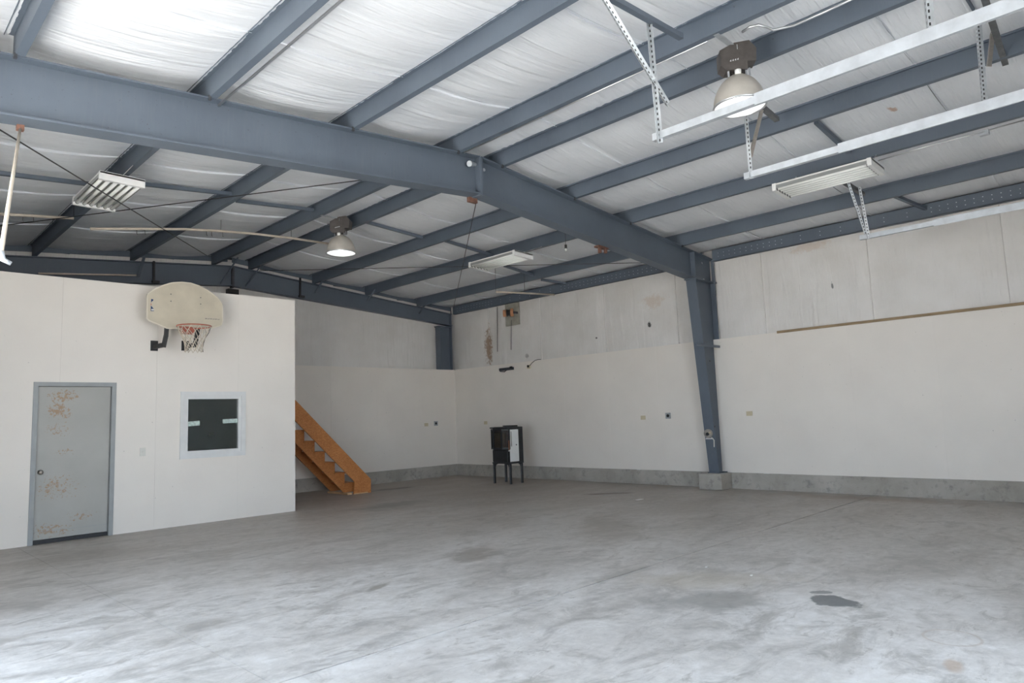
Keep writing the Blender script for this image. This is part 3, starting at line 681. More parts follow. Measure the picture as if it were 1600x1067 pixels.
# ================================================================== LAMPS
def high_bay(c, box_rot, lab, mount_to):
    x, y, z = c    # centre of the hood's rim
    t = thing('high_bay_lamp', (x, y, z), lab, 'lamp', 'high bay lamps along the ridge')
    R_, H = 0.232, 0.30
    prof = [(R_*math.sqrt(max(0.0, 1-(k/12.0)**1.9)) if k < 12 else 0.05, H*k/12.0) for k in range(12)]+[(0.055, H), (0.0, H+0.005)]
    hd = MB().lathe((x, y, z), prof, 36).build('hood', HOOD, t, smooth=True)
    MB().lathe((x, y, z), [(max(0.0, r-0.006), o_-0.002+0.004) for r, o_ in prof[:-1]]+[(0.0, H-0.01)], 36).build('reflector', HOODIN, hd, smooth=True)
    MB().lathe((x, y, z), [(R_+0.008, 0.008), (R_+0.010, -0.006), (R_-0.008, -0.006), (R_-0.008, 0.006)], 36).build('rim_band', EMT, hd, smooth=True)
    MB().lathe((x, y, z), [(0.0, 0.04), (0.035, 0.05), (0.058, 0.10), (0.05, 0.17), (0.03, 0.23), (0.028, 0.29)], 18).build('bulb', BULB, t, smooth=True)
    ca, sa = math.cos(box_rot), math.sin(box_rot)
    def P(u, v, w): return (x+u*ca-v*sa, y+u*sa+v*ca, z+w)
    hw = 0.16
    octo = [(-hw, 0.37), (-hw+0.05, 0.325), (hw*0.5, 0.325), (hw*0.5, 0.40), (hw, 0.40), (hw+0.01, 0.52), (hw-0.05, 0.60), (-0.03, 0.585), (-hw, 0.52)]
    bx = MB().prism([P(u, -0.075, w) for u, w in octo], Vector(P(0, 0.075, 0))-Vector(P(0, -0.075, 0))).build('ballast_box', BALLAST, t)
    MB().prism([P(-0.05, -0.03, 0.30), P(0.04, -0.03, 0.30), P(0.05, -0.03, 0.34), P(-0.06, -0.03, 0.34)], Vector(P(0, 0.03, 0))-Vector(P(0, -0.03, 0))).build('neck', BALLAST, t)
    for k in range(4):   # pale stencil strokes on the box front
        u0 = -0.075+k*0.022
        MB().prism([P(u0, -0.0765, 0.405+k*0.004), P(u0+0.012, -0.0765, 0.405+k*0.004), P(u0+0.012, -0.0765, 0.423+k*0.004), P(u0, -0.0765, 0.412+k*0.004)], Vector(P(0, 0.0012, 0))-Vector(P(0, 0, 0))).build('stencil_mark', PALEP, bx)
    for u in (-0.09, 0.07, 0.10): MB().bar(P(u, -0.05, 0.27), P(u, -0.05, 0.345), 0.018, 0.004).build('hood_bracket', GALV, t)
    MB().lathe(P(-0.01, -0.07, 0.30), [(0.0, -0.03), (0.028, -0.02), (0.03, 0.02), (0.0, 0.03)], 12).build('socket_cap', WHITE, t, smooth=True)
    zt = mount_to-z
    MB().tube([P(0, 0, 0.56), P(0, 0, zt)], 0.02, 10).build('stem', RUST, t)
    MB().box((x-0.36, y-0.025, z+zt-0.012), (x+0.07, y+0.025, z+zt)).build('mount_plate', GALV, t)
    MB().box((x-0.06, y-0.05, z+zt-0.06), (x+0.06, y+0.05, z+zt-0.012)).build('junction_box', GALV, t)
    return t
high_bay((RIDGE, 2.74, 4.185), math.radians(-50), 'aluminium high bay lamp with brown ballast box, nearest the camera', ro(5.6)-0.002)
high_bay((RIDGE, 9.68, 4.185), math.radians(-50), 'aluminium high bay lamp with brown ballast box, in the rear bay', ro(5.6)-0.002)

def tube_light(c, tilt, lab, hang, rings=True):
    x, y, z = c   # centre of the underside
    W, L, Hh = 0.46, 1.20, 0.06
    t = thing('fluorescent_light', (x, y, z), lab, 'light fixture', 'hanging six-tube lights')
    def P(u, v, w): return (x+u*math.cos(tilt)+w*math.sin(tilt), y+v, z+w*math.cos(tilt)-u*math.sin(tilt))
    def pbox(lo, hi): return MB().prism([P(lo[0], lo[1], lo[2]), P(hi[0], lo[1], lo[2]), P(hi[0], lo[1], hi[2]), P(lo[0], lo[1], hi[2])], Vector(P(0, hi[1], 0))-Vector(P(0, lo[1], 0)))
    body = pbox((-W/2, -L/2, 0.052), (W/2, L/2, 0.07)).build('housing', WHITE, t)
    pbox((-W/2+0.004, -L/2+0.05, 0.049), (W/2-0.004, L/2-0.05, 0.052)).build('reflector_sheet', REFL, body)
    for k in range(7):     # reflector fins between the tubes
        u = -W/2+k*W/6
        MB().prism([P(u-0.012 if k else u, -L/2+0.02, 0.05), P(u+0.012 if k < 6 else u, -L/2+0.02, 0.05), P(u+0.002, -L/2+0.02, 0.006), P(u-0.002, -L/2+0.02, 0.006)], (0, L-0.04, 0)).build('reflector_fin', REFL, body)
    for s in (-1, 1):
        v0, v1 = (L/2-0.05, L/2) if s > 0 else (-L/2, -L/2+0.05)
        pbox((-W/2-0.005, v0, -0.022), (W/2+0.005, v1, 0.075)).build('end_cap', WHITE, t)
    for k in range(6):
        u = -W/2+(k+0.5)*W/6
        MB().tube([P(u, -L/2+0.045, 0.006), P(u, L/2-0.045, 0.006)], 0.021, 10).build('lamp_tube', TUBE, t, smooth=True)
        for s in (-1, 1):
            MB().tube([P(u, s*(L/2-0.062), 0.006), P(u, s*(L/2-0.05), 0.006)], 0.0225, 8).build('lamp_holder', SOCKET, t)
    for v in (-0.5, 0.5):
        MB().tube([P(0, v, 0.07), (x+hang, y+v, ro(x+hang)+0.004)], 0.005, 6).build('hang_wire', EMT, t)
    return t
tube_light((2.27, 9.02, 4.25), 0.02, 'white six-tube light fixture hanging at the left above the partition', 0.13)
tube_light((8.52, 8.72, 4.21), 0.04, 'white six-tube light fixture hanging in the rear bay right of the frame', 0.59)
tube_light((8.78, 3.06, 4.21), 0.04, 'white six-tube light fixture nearest the camera, below the door tracks', 0.33)

# small bare socket hanging in the rear bay
q = px(884, 385, 'Y', 7.4)
sk = thing('pendant_socket', (q.x, q.y, q.z), 'tiny bare bulb socket dangling under the right rafter', 'lamp')
MB().tube([(q.x, q.y, q.z), (q.x, q.y, ro(q.x)+0.14)], 0.004, 6).build('cord', BLACK, sk)
MB().tube([(q.x, q.y, q.z+0.03), (q.x, q.y, q.z-0.035)], 0.022, 10).build('socket', BLACK, sk)
MB().lathe((q.x, q.y, q.z-0.055), [(0, -0.03), (0.02, -0.02), (0.024, 0), (0.014, 0.022)], 10).build('bulb', TUBE, sk, smooth=True)

# ---- conduits
def conduit(pts, lab, r=0.011, mat=EMT, boxes=(), grp=None):
    t = thing('electrical_conduit', tuple(pts[0]), lab, 'conduit', grp)
    MB().tube(pts, r, 8).build('pipe', mat, t, smooth=True)
    for c, s in boxes: MB().box([c[i]-s[i] for i in range(3)], [c[i]+s[i] for i in range(3)]).build('junction_box', GALV, t)
    return t
zc_ = ro(5.6)-0.03
pts = [px(1160, 50, 'Z', zc_), px(1172, 42, 'Z', zc_), px(1185, 39, 'Z', zc_), px(1197, 42, 'Z', zc_-0.01), px(1208, 47, 'Z', zc_-0.02), px(1240, 40, 'Z', zc_-0.02), px(1290, 18, 'Z', zc_), px(1345, -8, 'Z', zc_)]
conduit(pts, 'bent steel conduit leaving the near bay lamp towards the front', 0.012)
conduit([Vector((5.53, 2.85, zc_+0.02)), Vector((5.55, YF-0.1, zc_+0.02))], 'straight steel conduit running from the near bay lamp back to the frame', 0.010)
conduit([px(1372, 251, 'Z', 4.31), px(1455, 227, 'Z', 4.33), px(1533, 207, 'Z', 4.36), px(1560, 199, 'Z', 4.40), px(1600, 188, 'Z', 4.45)], 'thin conduit with a small box behind the near tube light', 0.008, boxes=[(tuple(px(1538, 208, 'Z', 4.36)), (0.035, 0.045, 0.025))])
conduit([Vector((2.52, YFW, ro(2.4)-0.014)), Vector((2.52, YF+0.0, ro(2.4)-0.014))], 'thin conduit under the purlin third left of the ridge', 0.012)

# ================================================================== OVERHEAD DOOR TRACKS
def strut(a, b, parent, w=0.042, mat=PERF, flip=0.0, name='hanger_strut'):
    a, b = Vector(a), Vector(b); L = (b-a).length; t = 0.004
    bm = MB().prism([(0,0,0),(w,0,0),(w,t,0),(t,t,0),(t,w,0),(0,w,0)], (0, 0, L))
    me = bpy.data.meshes.new(name); me.from_pydata([tuple(v) for v in bm.v], [], bm.f); me.update()
    me.materials.append(mat); o = bpy.data.objects.new(name, me); COL.objects.link(o); o.parent = parent
    q = Vector((0, 0, 1)).rotation_difference((b-a).normalized()).to_matrix().to_4x4()
    o.matrix_local = Matrix.Translation(a-Vector(ORG[parent.name])) @ q @ Matrix.Rotation(flip, 4, 'Z')
    return o
def track(X, Z, yend, lab):
    t = thing('overhead_door_track', (X, YFW, Z), lab, 'door track', 'overhead door tracks')
    # J-shaped rail: (side x, z)
    pr = [(-0.028, 0.030), (-0.028, -0.032), (0.022, -0.032), (0.028, -0.022), (0.024, -0.022), (0.018, -0.028), (-0.024, -0.028), (-0.024, 0.026), (0.024, 0.026), (0.024, 0.030)]
    MB().prism([(X+u, YFW+0.02, Z+w) for u, w in pr], (0, yend-YFW-0.02, 0)).build('rail', GALV, t)
    MB().box((X-0.034, YFW+0.02, Z-0.045), (X-0.029, yend-0.9, Z+0.045)).build('stiffener_angle', GALV, t)
    return t
TZ = 3.70
t1 = track(4.82, TZ, 3.03, 'galvanised overhead door track in front of the near bay lamp')
e1 = px(1027, 222, 'Y', 2.98)
top1 = px(1010, 33, 'Y', 2.98); strut((4.79, 2.98, TZ-0.07), top1, t1, 0.046, flip=3.6)
d1 = px(925, -25, 'Y', 2.95); strut(px(1040, 165, 'Y', 2.99), d1, t1, 0.046, flip=4.0, name='diagonal_strut')
MB().bar(pxroof(925, -20, -0.02), px(1064, 58, 'Z', ro(5.2)-0.02), 0.05, 0.045).build('mount_bar', STEEL, t1)
strut((4.84, 1.0, TZ+0.03), px(1443, -8, 'Y', 1.0)+Vector((0, 0, 0.15)), t1, 0.05, flip=3.6)
t2 = track(6.35, TZ, 2.98, 'galvanised overhead door track between the near bay lamp and the near tube light')
strut((6.33, 2.93, TZ-0.04), (6.36, 2.95, ro(6.4)), t2, 0.036, flip=3.6)
strut(px(1170, 246, 'Y', 2.93), px(1188, 172, 'Y', 2.95), t2, 0.034, TANBAR, 3.6, 'diagonal_strut')
A_ = px(1186, 163, 'Z', ro(6.6)-0.03); MB().bar(A_-Vector((0.35, 0, -0.03)), px(1214, 187, 'Z', ro(7.0)-0.03), 0.055, 0.045).build('mount_bar', DARKBAR, t2)
strut((6.37, 1.0, TZ+0.03), px(1522, 18, 'Y', 1.03), t2, 0.046, flip=3.6)
strut(px(1541, 104, 'Y', 1.04), px(1547, 50, 'Y', 1.06), t2, 0.04, TANBAR, 3.6, 'diagonal_strut')
MB().bar(px(1533, -20, 'Z', ro(6.5)-0.03), px(1571, 100, 'Z', ro(7.3)-0.03), 0.05, 0.03).build('mount_bar', DARKBAR, t2)
t3 = track(10.02, TZ, 3.12, 'galvanised overhead door track below the near right eave')
strut((9.99, 3.02, TZ-0.04), px(1340, 293, 'Y', 3.05), t3, 0.04, flip=3.6)
strut((9.98, 3.05, TZ+0.02), px(1323, 286, 'Y', 3.10), t3, 0.036, flip=3.6, name='diagonal_strut')
MB().bar(px(1318, 284, 'Z', ro(9.9)+0.0), px(1349, 304, 'Z', ro(10.5)-0.03), 0.055, 0.045).build('mount_bar', DARKBAR, t3)

# ================================================================== POLES UNDER THE REAR ROOF
def pole(pts, lab, hooks=(), r=0.02, tie=None):
    t = thing('hanging_pole', tuple(pts[0]), lab, 'pole', 'pale poles slung under the roof')
    MB().tube(pts, r, 8).build('pole', PVC, t, smooth=True)
    for h in hooks:
        h = Vector(h); MB().tube([h+Vector((0, 0, r)), h+Vector((0, 0.004, -0.07)), h+Vector((0.012, 0.0, -0.085))], 0.004, 5).build('hook', CABLE, t)
    for p in (tie or ()):
        MB().tube([p, (p[0], p[1], ro(p[0])+0.15)], 0.004, 5).build('tie_wire', CABLE, t)
    return t
Yp = 11.05
P2 = [px(x, y, 'Y', Yp) for x, y in ((141, 357.5), (215, 357.5), (290, 358), (345, 361), (400, 365.5), (455, 372), (516, 381))]
pole(P2, 'long pale bowed pole slung under the roof left of the rear bay lamp', [px(x, y, 'Y', Yp) for x, y in ((214, 357.5), (227, 357.5), (323, 360), (331, 361), (348, 362))], tie=[P2[3], P2[5]])
P1 = [px(x, y, 'Y', Yp) for x, y in ((-30, 333), (40, 336.5), (115, 341))]
pole(P1, 'short pale pole slung under the roof at the left picture edge', [px(x, y, 'Y', Yp) for x, y in ((36, 336), (53, 337), (83, 339))], tie=[P1[2]])
P3 = [px(x, y, 'Y', 10.1) for x, y in ((775, 456), (820, 458), (866, 460.5))]
pole(P3, 'pale pole slung below the right eave of the rear bay', tie=[P3[0], P3[1]])
P4 = [px(x, y, 'Y', YFB-0.25) for x, y in ((60, 427), (130, 428.5), (213, 430))]
pole(P4, 'pale pole lying along the rear frame behind the partition top', r=0.016)
# the thick pale pole hanging from a clamp on the frame at the left edge
pa, pb = px(32, 199, 'Y', YF+0.09), px(2, 392, 'Y', 4.9)
hp = thing('hanging_pole', tuple(pa), 'pale pole dangling from a clamp on the frame at the left picture edge', 'pole')
MB().tube([pa, pa.lerp(pb, 0.5), pb], [0.010, 0.012, 0.013], 8).build('pole', PVC, hp, smooth=True)
q = px(32, 188, 'Y', YF+0.05); MB().box((q.x-0.02, YF+0.06, pa.z-0.03), (q.x+0.03, YF+0.105, pa.z+0.09)).build('clamp', RUST, hp)
MB().tube([pb, pb+Vector((0.01, 0, -0.05)), pb+Vector((0.05, 0, -0.07))], [0.014, 0.017, 0.013], 8).build('end_fitting', GALV, hp, smooth=True)

# rusty bracket on the right rafter
q = px(941, 389, 'Y', YF+0.05); zq = ro(q.x)-0.5
rb = thing('beam_clamp', (q.x, YF+0.1, zq), 'small rusty clamp under the right rafter', 'clamp')
MB().box((q.x-0.10, YF+0.04, zq-0.03), (q.x+0.16, YF+0.13, zq-0.002)).build('clamp_bar', RUST, rb)
MB().box((q.x-0.06, YF+0.05, zq-0.12), (q.x-0.02, YF+0.09, zq-0.03)).build('clamp_jaw', RUST, rb)
MB().box((q.x+0.09, YF+0.05, zq-0.10), (q.x+0.13, YF+0.09, zq-0.03)).build('clamp_jaw', RUST, rb)

# ================================================================== BASKETBALL HOOP
BY = YP-0.42
hoop = thing('basketball_hoop', (3.72, YP, 2.85), 'yellowed fan-shaped basketball backboard with red rim, on the partition', 'basketball hoop')
def bp(x, y): p = px(x, y, 'Y', BY); return (p.x, p.z)
outline = [(231, 461), (231, 497), (234, 500), (262, 512), (329, 512), (345, 508), (347, 503), (347, 476), (340, 466), (325, 455), (312, 447.5), (298, 443), (284, 441.5), (269, 442.5), (255, 446.5), (242, 453), (234, 458)]
bpts = [bp(*p) for p in outline]
bd = MB().prism([(x, BY, z) for x, z in bpts], (0, 0.035, 0)).build('backboard', BACKB, hoop)
cxm = sum(p[0] for p in bpts)/len(bpts); czm = sum(p[1] for p in bpts)/len(bpts)
eb = MB()
for i in range(len(bpts)):
    a, c = bpts[i], bpts[(i+1) % len(bpts)]
    eb.bar((a[0], BY+0.012, a[1]), (c[0], BY+0.012, c[1]), 0.03, 0.02, up=(0, 1, 0))
eb.build('edge_trim', EDGE, bd)
def decal(pts, mat, nm='printed_mark'):
    return MB().prism([(bp(*p)[0], BY-0.0015, bp(*p)[1]) for p in pts], (0, 0.0012, 0)).build(nm, mat, bd)
decal([(236.2, 467), (239.6, 467.6), (239.2, 470), (237.2, 471), (236.0, 473)], BLUE)
decal([(235.6, 474.2), (236.6, 474.2), (236.4, 477), (235.5, 477)], REDP)
decal([(235.6, 477.5), (237.0, 478.6), (240.4, 482.6), (236.2, 482.6), (236.2, 485), (240.6, 485.2), (240.6, 486), (235.4, 486)], BLUE)
decal([(236.4, 483), (240.3, 483), (240.3, 484.8), (236.4, 484.8)], PALEP)
for k in range(6):   # faint script line, too small to read
    x0 = 320.5+k*3.9; decal([(x0, 496.8+k*0.28+(0.5 if k % 2 else 0)), (x0+3.3, 497.0+k*0.28), (x0+3.3, 498.4+k*0.2), (x0, 498.6+k*0.25)], GREYP)
for (x_, y_) in ((267, 459.5), (267, 470.5), (313.5, 465), (313.5, 475)):
    a = bp(x_, y_); MB().lathe((a[0], BY, a[1]), [(0, 0), (0.008, 0), (0.008, 0.004), (0, 0.005)], 8, (0, -1, 0)).build('bolt', DARKST, bd)
# mounting brackets behind the board
def bracket(xp, ytop, ybot):
    a, c = bp(xp, ytop), bp(xp, ybot)
    br = MB().bar((a[0], BY+0.06, a[1]+0.25), (c[0]-0.01, BY+0.10, c[1]+0.15), 0.05, 0.05, up=(0, 1, 0)).build('bracket_arm', BLACK, hoop)
    MB().bar((c[0]-0.01, BY+0.10, c[1]+0.17), (c[0]-0.03, BY+0.14, c[1]+0.0), 0.05, 0.06, up=(0, 1, 0)).build('arm_end', BLACK, br)
    MB().bar((c[0]-0.03, BY+0.10, c[1]+0.03), (c[0]-0.07, YP-0.018, c[1]+0.03), 0.05, 0.06).build('wall_arm', BLACK, br)
    MB().box((c[0]-0.12, YP-0.018, c[1]-0.03), (c[0]-0.02, YP-0.004, c[1]+0.12)).build('wall_plate', BLACK, br)
    MB().bar((a[0], BY+0.06, a[1]+0.20), (a[0]-0.05, YP-0.016, a[1]+0.20), 0.045, 0.045).build('upper_arm', BLACK, br)
bracket(264, 512, 541); bracket(312.5, 512, 541)
rc0 = px(304, 509.5, 'Y', BY-0.30); rimc = Vector((rc0.x, BY-0.285, rc0.z)); RR = 0.228
rim = MB().tube([rimc+Vector((RR*math.cos(2*math.pi*k/40), RR*math.sin(2*math.pi*k/40), 0)) for k in range(41)], 0.0095, 8, False).build('rim', RIM, hoop, smooth=True)
MB().prism([(rimc.x-0.10, BY-0.004, rimc.z-0.085), (rimc.x+0.10, BY-0.004, rimc.z-0.085), (rimc.x+0.10, BY-0.004, rimc.z+0.03), (rimc.x-0.10, BY-0.004, rimc.z+0.03)], (0, 0.004, 0)).build('rim_plate', RIM, rim)
MB().prism([(rimc.x-0.09, BY-0.06, rimc.z-0.005), (rimc.x+0.09, BY-0.06, rimc.z-0.005), (rimc.x+0.10, BY-0.004, rimc.z-0.005), (rimc.x-0.10, BY-0.004, rimc.z-0.005)], (0, 0, -0.07)).build('rim_neck', RIM, rim)
nb, nd = MB(), MB(); NS = 12
def netp(k, lev, tw):
    r = [RR, RR*0.86, RR*0.66, RR*0.56, RR*0.52, RR*0.53][lev]; z = [0.0, -0.085, -0.17, -0.24, -0.31, -0.37][lev]
    a = 2*math.pi*(k+tw)/NS
    return rimc+Vector((r*math.cos(a), r*math.sin(a), z-0.005))
for k in range(NS):
    for s in (1, -1):
        dst = nd if k == 11 and s == 1 else nb
        path = [netp(k, l, 0.5*s*(l % 2) if l else 0) for l in range(6)]
        dst.tube(path, 0.0052, 5)
nb.build('net', NET, hoop); nd.build('net', NETD, hoop)

# ================================================================== STAIRCASE
st = thing('staircase', (7.9, 12.7, 0), 'orange-brown strand board staircase behind the partition end', 'staircase')
Y0s, Y1s, Y2s = 12.25, 12.50, 13.0
run, rise = 0.222, 0.222
# closed outer stringer (solid board) as (x,z) outline
top = lambda x: 0.385+(7.91-x)*0.985
XT = 5.0
MB().prism([(8.03, Y0s, 0.0), (8.03, Y0s, 0.27), (7.91, Y0s, 0.385), (XT, Y0s, top(XT)), (XT, Y0s, top(XT)-0.40), (7.645, Y0s, 0.255), (7.63, Y0s, 0.0)], (0, 0.035, 0)).build('stringer', OSB, st)
NSTEP = 13
def carriage(y, x0):
    pts = [(x0, 0.035)]
    for k in range(NSTEP):
        pts += [(x0-k*run, (k+1)*rise-0.03), (x0-(k+1)*run, (k+1)*rise-0.03)]
    xe = x0-NSTEP*run; ze = NSTEP*rise-0.03
    pts += [(xe, ze-0.18), (x0-0.244, 0.035)]
    return MB().prism([(x, y, z) for x, z in pts], (0, 0.035, 0))
X0s = 7.79
carriage(Y1s, X0s).build('carriage', OSB, st); carriage(Y2s, X0s).build('carriage', OSB, st)
for k in range(NSTEP):
    zt = (k+1)*rise
    MB().box((X0s-(k+1)*run-0.02, Y1s-0.03, zt-0.029), (X0s-k*run+0.015, Y2s+0.06, zt)).build('tread', OSB, st)
MB().box((7.50, Y0s+0.036, 0.0), (7.60, Y2s+0.06, 0.036)).build('floor_plate', PALEEDGE, st)
MB().box((7.63, Y0s-0.006, 0.0), (7.95, Y0s, 0.022)).build('foot_edge', PALEEDGE, st)

# ================================================================== STOVE
sv = thing('pellet_stove', (10.62, 10.88, 0), 'black bay-front stove with one white side panel, on four legs by the right wall', 'stove')
sx0, sx1, sy0, sy1 = 10.44, 10.88, 10.62, 11.18
zb0, zt0 = 0.46, 1.22
# body: lower firebox housing
MB().box((sx0+0.03, sy0+0.03, zb0), (sx1-0.12, sy1-0.03, zt0-0.03)).build('body', BLACK, sv)
MB().box((sx1-0.14, sy0, zb0), (sx1, sy1, zt0-0.005)).build('hopper_back', BLACK, sv, bevel=0.006)
MB().box((sx0+0.02, sy0+0.0, zb0-0.03), (sx1, sy1, zb0)).build('base_plate', BLACKGL, sv, bevel=0.004)
topp = [(sx0-0.02, sy1+0.01), (sx0-0.06, sy1-0.14), (sx0-0.06, sy0+0.14), (sx0-0.02, sy0-0.01), (sx1-0.12, sy0-0.01), (sx1-0.12, sy1+0.01)]
tp = MB().prism([(x, y, zt0-0.03) for x, y in topp], (0, 0, 0.03)).build('top_plate', BLACKGL, sv, bevel=0.005)
MB().box((sx0+0.06, sy0+0.20, zt0), (sx0+0.22, sy1-0.05, zt0+0.008)).build('top_grille', CHROME, tp)
MB().box((sx1-0.26, sy0+0.02, zt0), (sx1-0.13, sy1-0.2, zt0+0.03)).build('hopper_lid', BLACK, tp, bevel=0.004)
# bay door: three facets with glass
bay = [(sx0+0.03, sy1+0.0), (sx0-0.06, sy1-0.15), (sx0-0.06, sy0+0.16), (sx0+0.03, sy0+0.01)]
bz0, bz1 = 0.74, zt0-0.04
bdr = MB().prism([(x, y, bz1-0.035) for x, y in bay], (0, 0, 0.035)).build('bay_door', BLACKGL, sv)
MB().prism([(x, y, bz0) for x, y in bay], (0, 0, 0.035)).build('door_sill', BLACKGL, bdr)
for (x, y) in bay:
    MB().box((x-0.014, y-0.014, bz0), (x+0.014, y+0.014, bz1)).build('door_post', BLACKGL, bdr)
for (a, c) in zip(bay[:-1], bay[1:]):
    A_, C_ = Vector((a[0], a[1], bz0+0.035)), Vector((c[0], c[1], bz0+0.035)); nrm = Vector((-(C_-A_).y, (C_-A_).x, 0)).normalized()*0.005
    MB().prism([A_, C_, C_+Vector((0, 0, bz1-bz0-0.07)), A_+Vector((0, 0, bz1-bz0-0.07))], nrm).build('glass_facet', SGLASS, bdr)
MB().box((sx0+0.005, sy0+0.12, bz0+0.04), (sx0+0.028, sy1-0.10, bz1-0.09)).build('firebrick', FIREBRICK, sv)
MB().box((sx0+0.0, sy0+0.06, zb0+0.01), (sx0+0.029, sy1-0.04, bz0-0.02)).build('ash_door', BLACKGL, sv, bevel=0.004)
wpan = MB().prism([(sx0+0.045, sy0+0.028, zb0+0.02), (sx0+0.20, sy0-0.004, zb0+0.02), (sx0+0.205, sy0-0.004, zt0-0.055), (sx0+0.02, sy0+0.028, zt0-0.055)], (0, 0.0, 0)) if False else None
sp = MB().box((sx0+0.035, sy0-0.004, zb0+0.015), (sx1-0.145, sy0+0.012, zt0-0.06)).build('side_panel', WHITE, sv)
sp['label'] = 'white enamel side panel'
MB().bar((sx0+0.07, sy0-0.008, zt0-0.10), (sx0+0.075, sy0-0.008, bz0+0.06), 0.012, 0.006).build('panel_slot', BLACK, sp)
MB().lathe((sx0+0.22, sy0-0.004, 0.83), [(0, 0), (0.014, 0), (0.014, 0.01), (0, 0.012)], 10, (0, -1, 0)).build('panel_knob', DARKST, sp)
MB().tube([(sx0+0.0, sy0+0.0, bz0+0.19), (sx0+0.0, sy0+0.0, bz0-0.02)], 0.009, 8).build('door_handle', COPPER, sv)
MB().lathe((sx0, sy0, bz0-0.03), [(0, -0.015), (0.017, -0.008), (0.017, 0.012), (0, 0.016)], 10).build('handle_knob', WHITE, sv, smooth=True)
for (lx, ly) in ((sx0+0.05, sy1-0.03), (sx1-0.04, sy1-0.03), (sx0+0.05, sy0+0.03), (sx1-0.04, sy0+0.03)):
    lg = MB().box((lx-0.024, ly-0.024, 0.0), (lx+0.024, ly+0.024, zb0-0.03)).build('leg', BLACK, sv, bevel=0.006)
    MB().box((lx-0.026, ly-0.012, 0.0), (lx-0.0245, ly+0.012, zb0-0.05)).build('leg_highlight', DARKBAR, lg)  # paler strip paints the highlight on the black leg
    for s in (-1, 1):
        yy = ly+s*0.024
        if sy0 < yy+s*0.08 < sy1:
            MB().prism([(lx-0.012, yy, zb0-0.03), (lx-0.012, yy+s*0.10, zb0-0.03), (lx-0.012, yy+s*0.03, zb0-0.06), (lx-0.012, yy, zb0-0.12)], (0.024, 0, 0)).build('corner_gusset', BLACK, lg)

# ================================================================== WALL FITTINGS
def outlet(p, normal, lab, kind, grp=None):
    """p on the wall face; normal 'x' faces -X, 'y' faces -Y"""
    t = thing('wall_outlet' if kind != 'switch' else 'light_switch', tuple(p), lab, 'outlet' if kind != 'switch' else 'switch', grp)
    def bx(w0, w1, z0, z1, d0, d1):
        if normal == 'x': return MB().box((p.x-d1, p.y+w0, p.z+z0), (p.x-d0, p.y+w1, p.z+z1))
        return MB().box((p.x+w0, p.y-d1, p.z+z0), (p.x+w1, p.y-d0, p.z+z1))
    if kind == 'beige':
        bx(-0.057, 0.057, -0.040, 0.040, 0.0, 0.007).build('cover_plate', BEIGE, t)
        for s in (-1, 1): bx(s*0.02-0.014, s*0.02+0.014, -0.018, 0.018, 0.007, 0.009).build('receptacle', BEIGE, t)
    elif kind == 'power':
        bx(-0.058, 0.058, -0.058, 0.058, 0.0, 0.008).build('cover_plate', GREYPL, t)
        MB().lathe((p.x, p.y, p.z) if normal == 'y' else tuple(p), [(0, 0.007), (0.030, 0.007), (0.030, 0.014), (0, 0.014)], 16, (-1, 0, 0) if normal == 'x' else (0, -1, 0)).build('socket', SOCKET, t)
    else:
        bx(-0.038, 0.038, -0.06, 0.06, 0.0, 0.007).build('cover_plate', SWITCHW, t)
        bx(-0.005, 0.005, -0.012, 0.012, 0.007, 0.016).build('toggle', SWITCHW, t)
    return t
outlet(px(1005, 652.5, 'X', XR), 'x', 'beige outlet on the right wall left of the steel column', 'beige')
outlet(px(1044, 649.5, 'X', XR), 'x', 'grey power outlet with black socket on the right wall beside the column', 'power')
outlet(px(1171, 646, 'X', XR), 'x', 'beige outlet on the right wall right of the steel column', 'beige')
outlet(px(759, 660.5, 'X', XR), 'x', 'small beige outlet on the right wall behind the stove', 'beige')
outlet(px(666, 663.5, 'Y', YB), 'y', 'beige outlet on the rear wall above the kerb', 'beige')
outlet(px(681, 661.5, 'Y', YB), 'y', 'grey power outlet with black socket on the rear wall', 'power')
outlet(px(223, 706, 'Y', YP), 'y', 'off-white light switch between the grey door and the window', 'switch')

# steel arm sticking out of the column
q = px(1086, 538.5, 'Y', YF-0.1)
arm = thing('projecting_bracket', (q.x, YF-0.1, q.z), 'thin grey steel arm fixed across the column at board-top height', 'bracket')
e = px(1133, 539.5, 'Y', YF-0.12); MB().box((q.x-0.012, YF-0.135, q.z-0.02), (e.x, YF-0.105, q.z+0.02)).build('arm_bar', STEEL, arm)
MB().box((e.x-0.04, YF-0.14, q.z-0.03), (e.x, YF-0.10, q.z+0.025)).build('arm_tip', DARKST, arm)

# open junction box with torn wires low on the column flange
q = px(1109.5, 677, 'Y', YF); zj = q.z
fxx = KX+(CB-KX)*((ZK-zj)/(ZK-ZC))-0.030
jb = thing('junction_box', (fxx, YF, zj), 'open junction box with torn wires on the column flange', 'junction box')
MB().lathe((fxx, YF, zj), [(0.0, 0.0), (0.075, 0.0), (0.08, 0.05), (0.07, 0.05), (0.065, 0.012), (0.0, 0.01)], 16, (-1, 0, 0)).build('box_shell', TANBAR, jb)
MB().lathe((fxx-0.02, YF+0.02, zj-0.01), [(0, -0.02), (0.03, -0.01), (0.03, 0.015), (0, 0.02)], 8, (-1, 0, 0)).build('wire_nut', SOCKET, jb)
MB().lathe((fxx-0.02, YF-0.03, zj+0.015), [(0, -0.02), (0.02, -0.01), (0.02, 0.02), (0, 0.03)], 8, (-1, 0, 0)).build('wire_nut', BEIGE, jb)
MB().box((fxx-0.03, YF-0.08, zj-0.10), (fxx+0.0, YF+0.06, zj-0.085)).build('torn_flap', PAPER, jb)
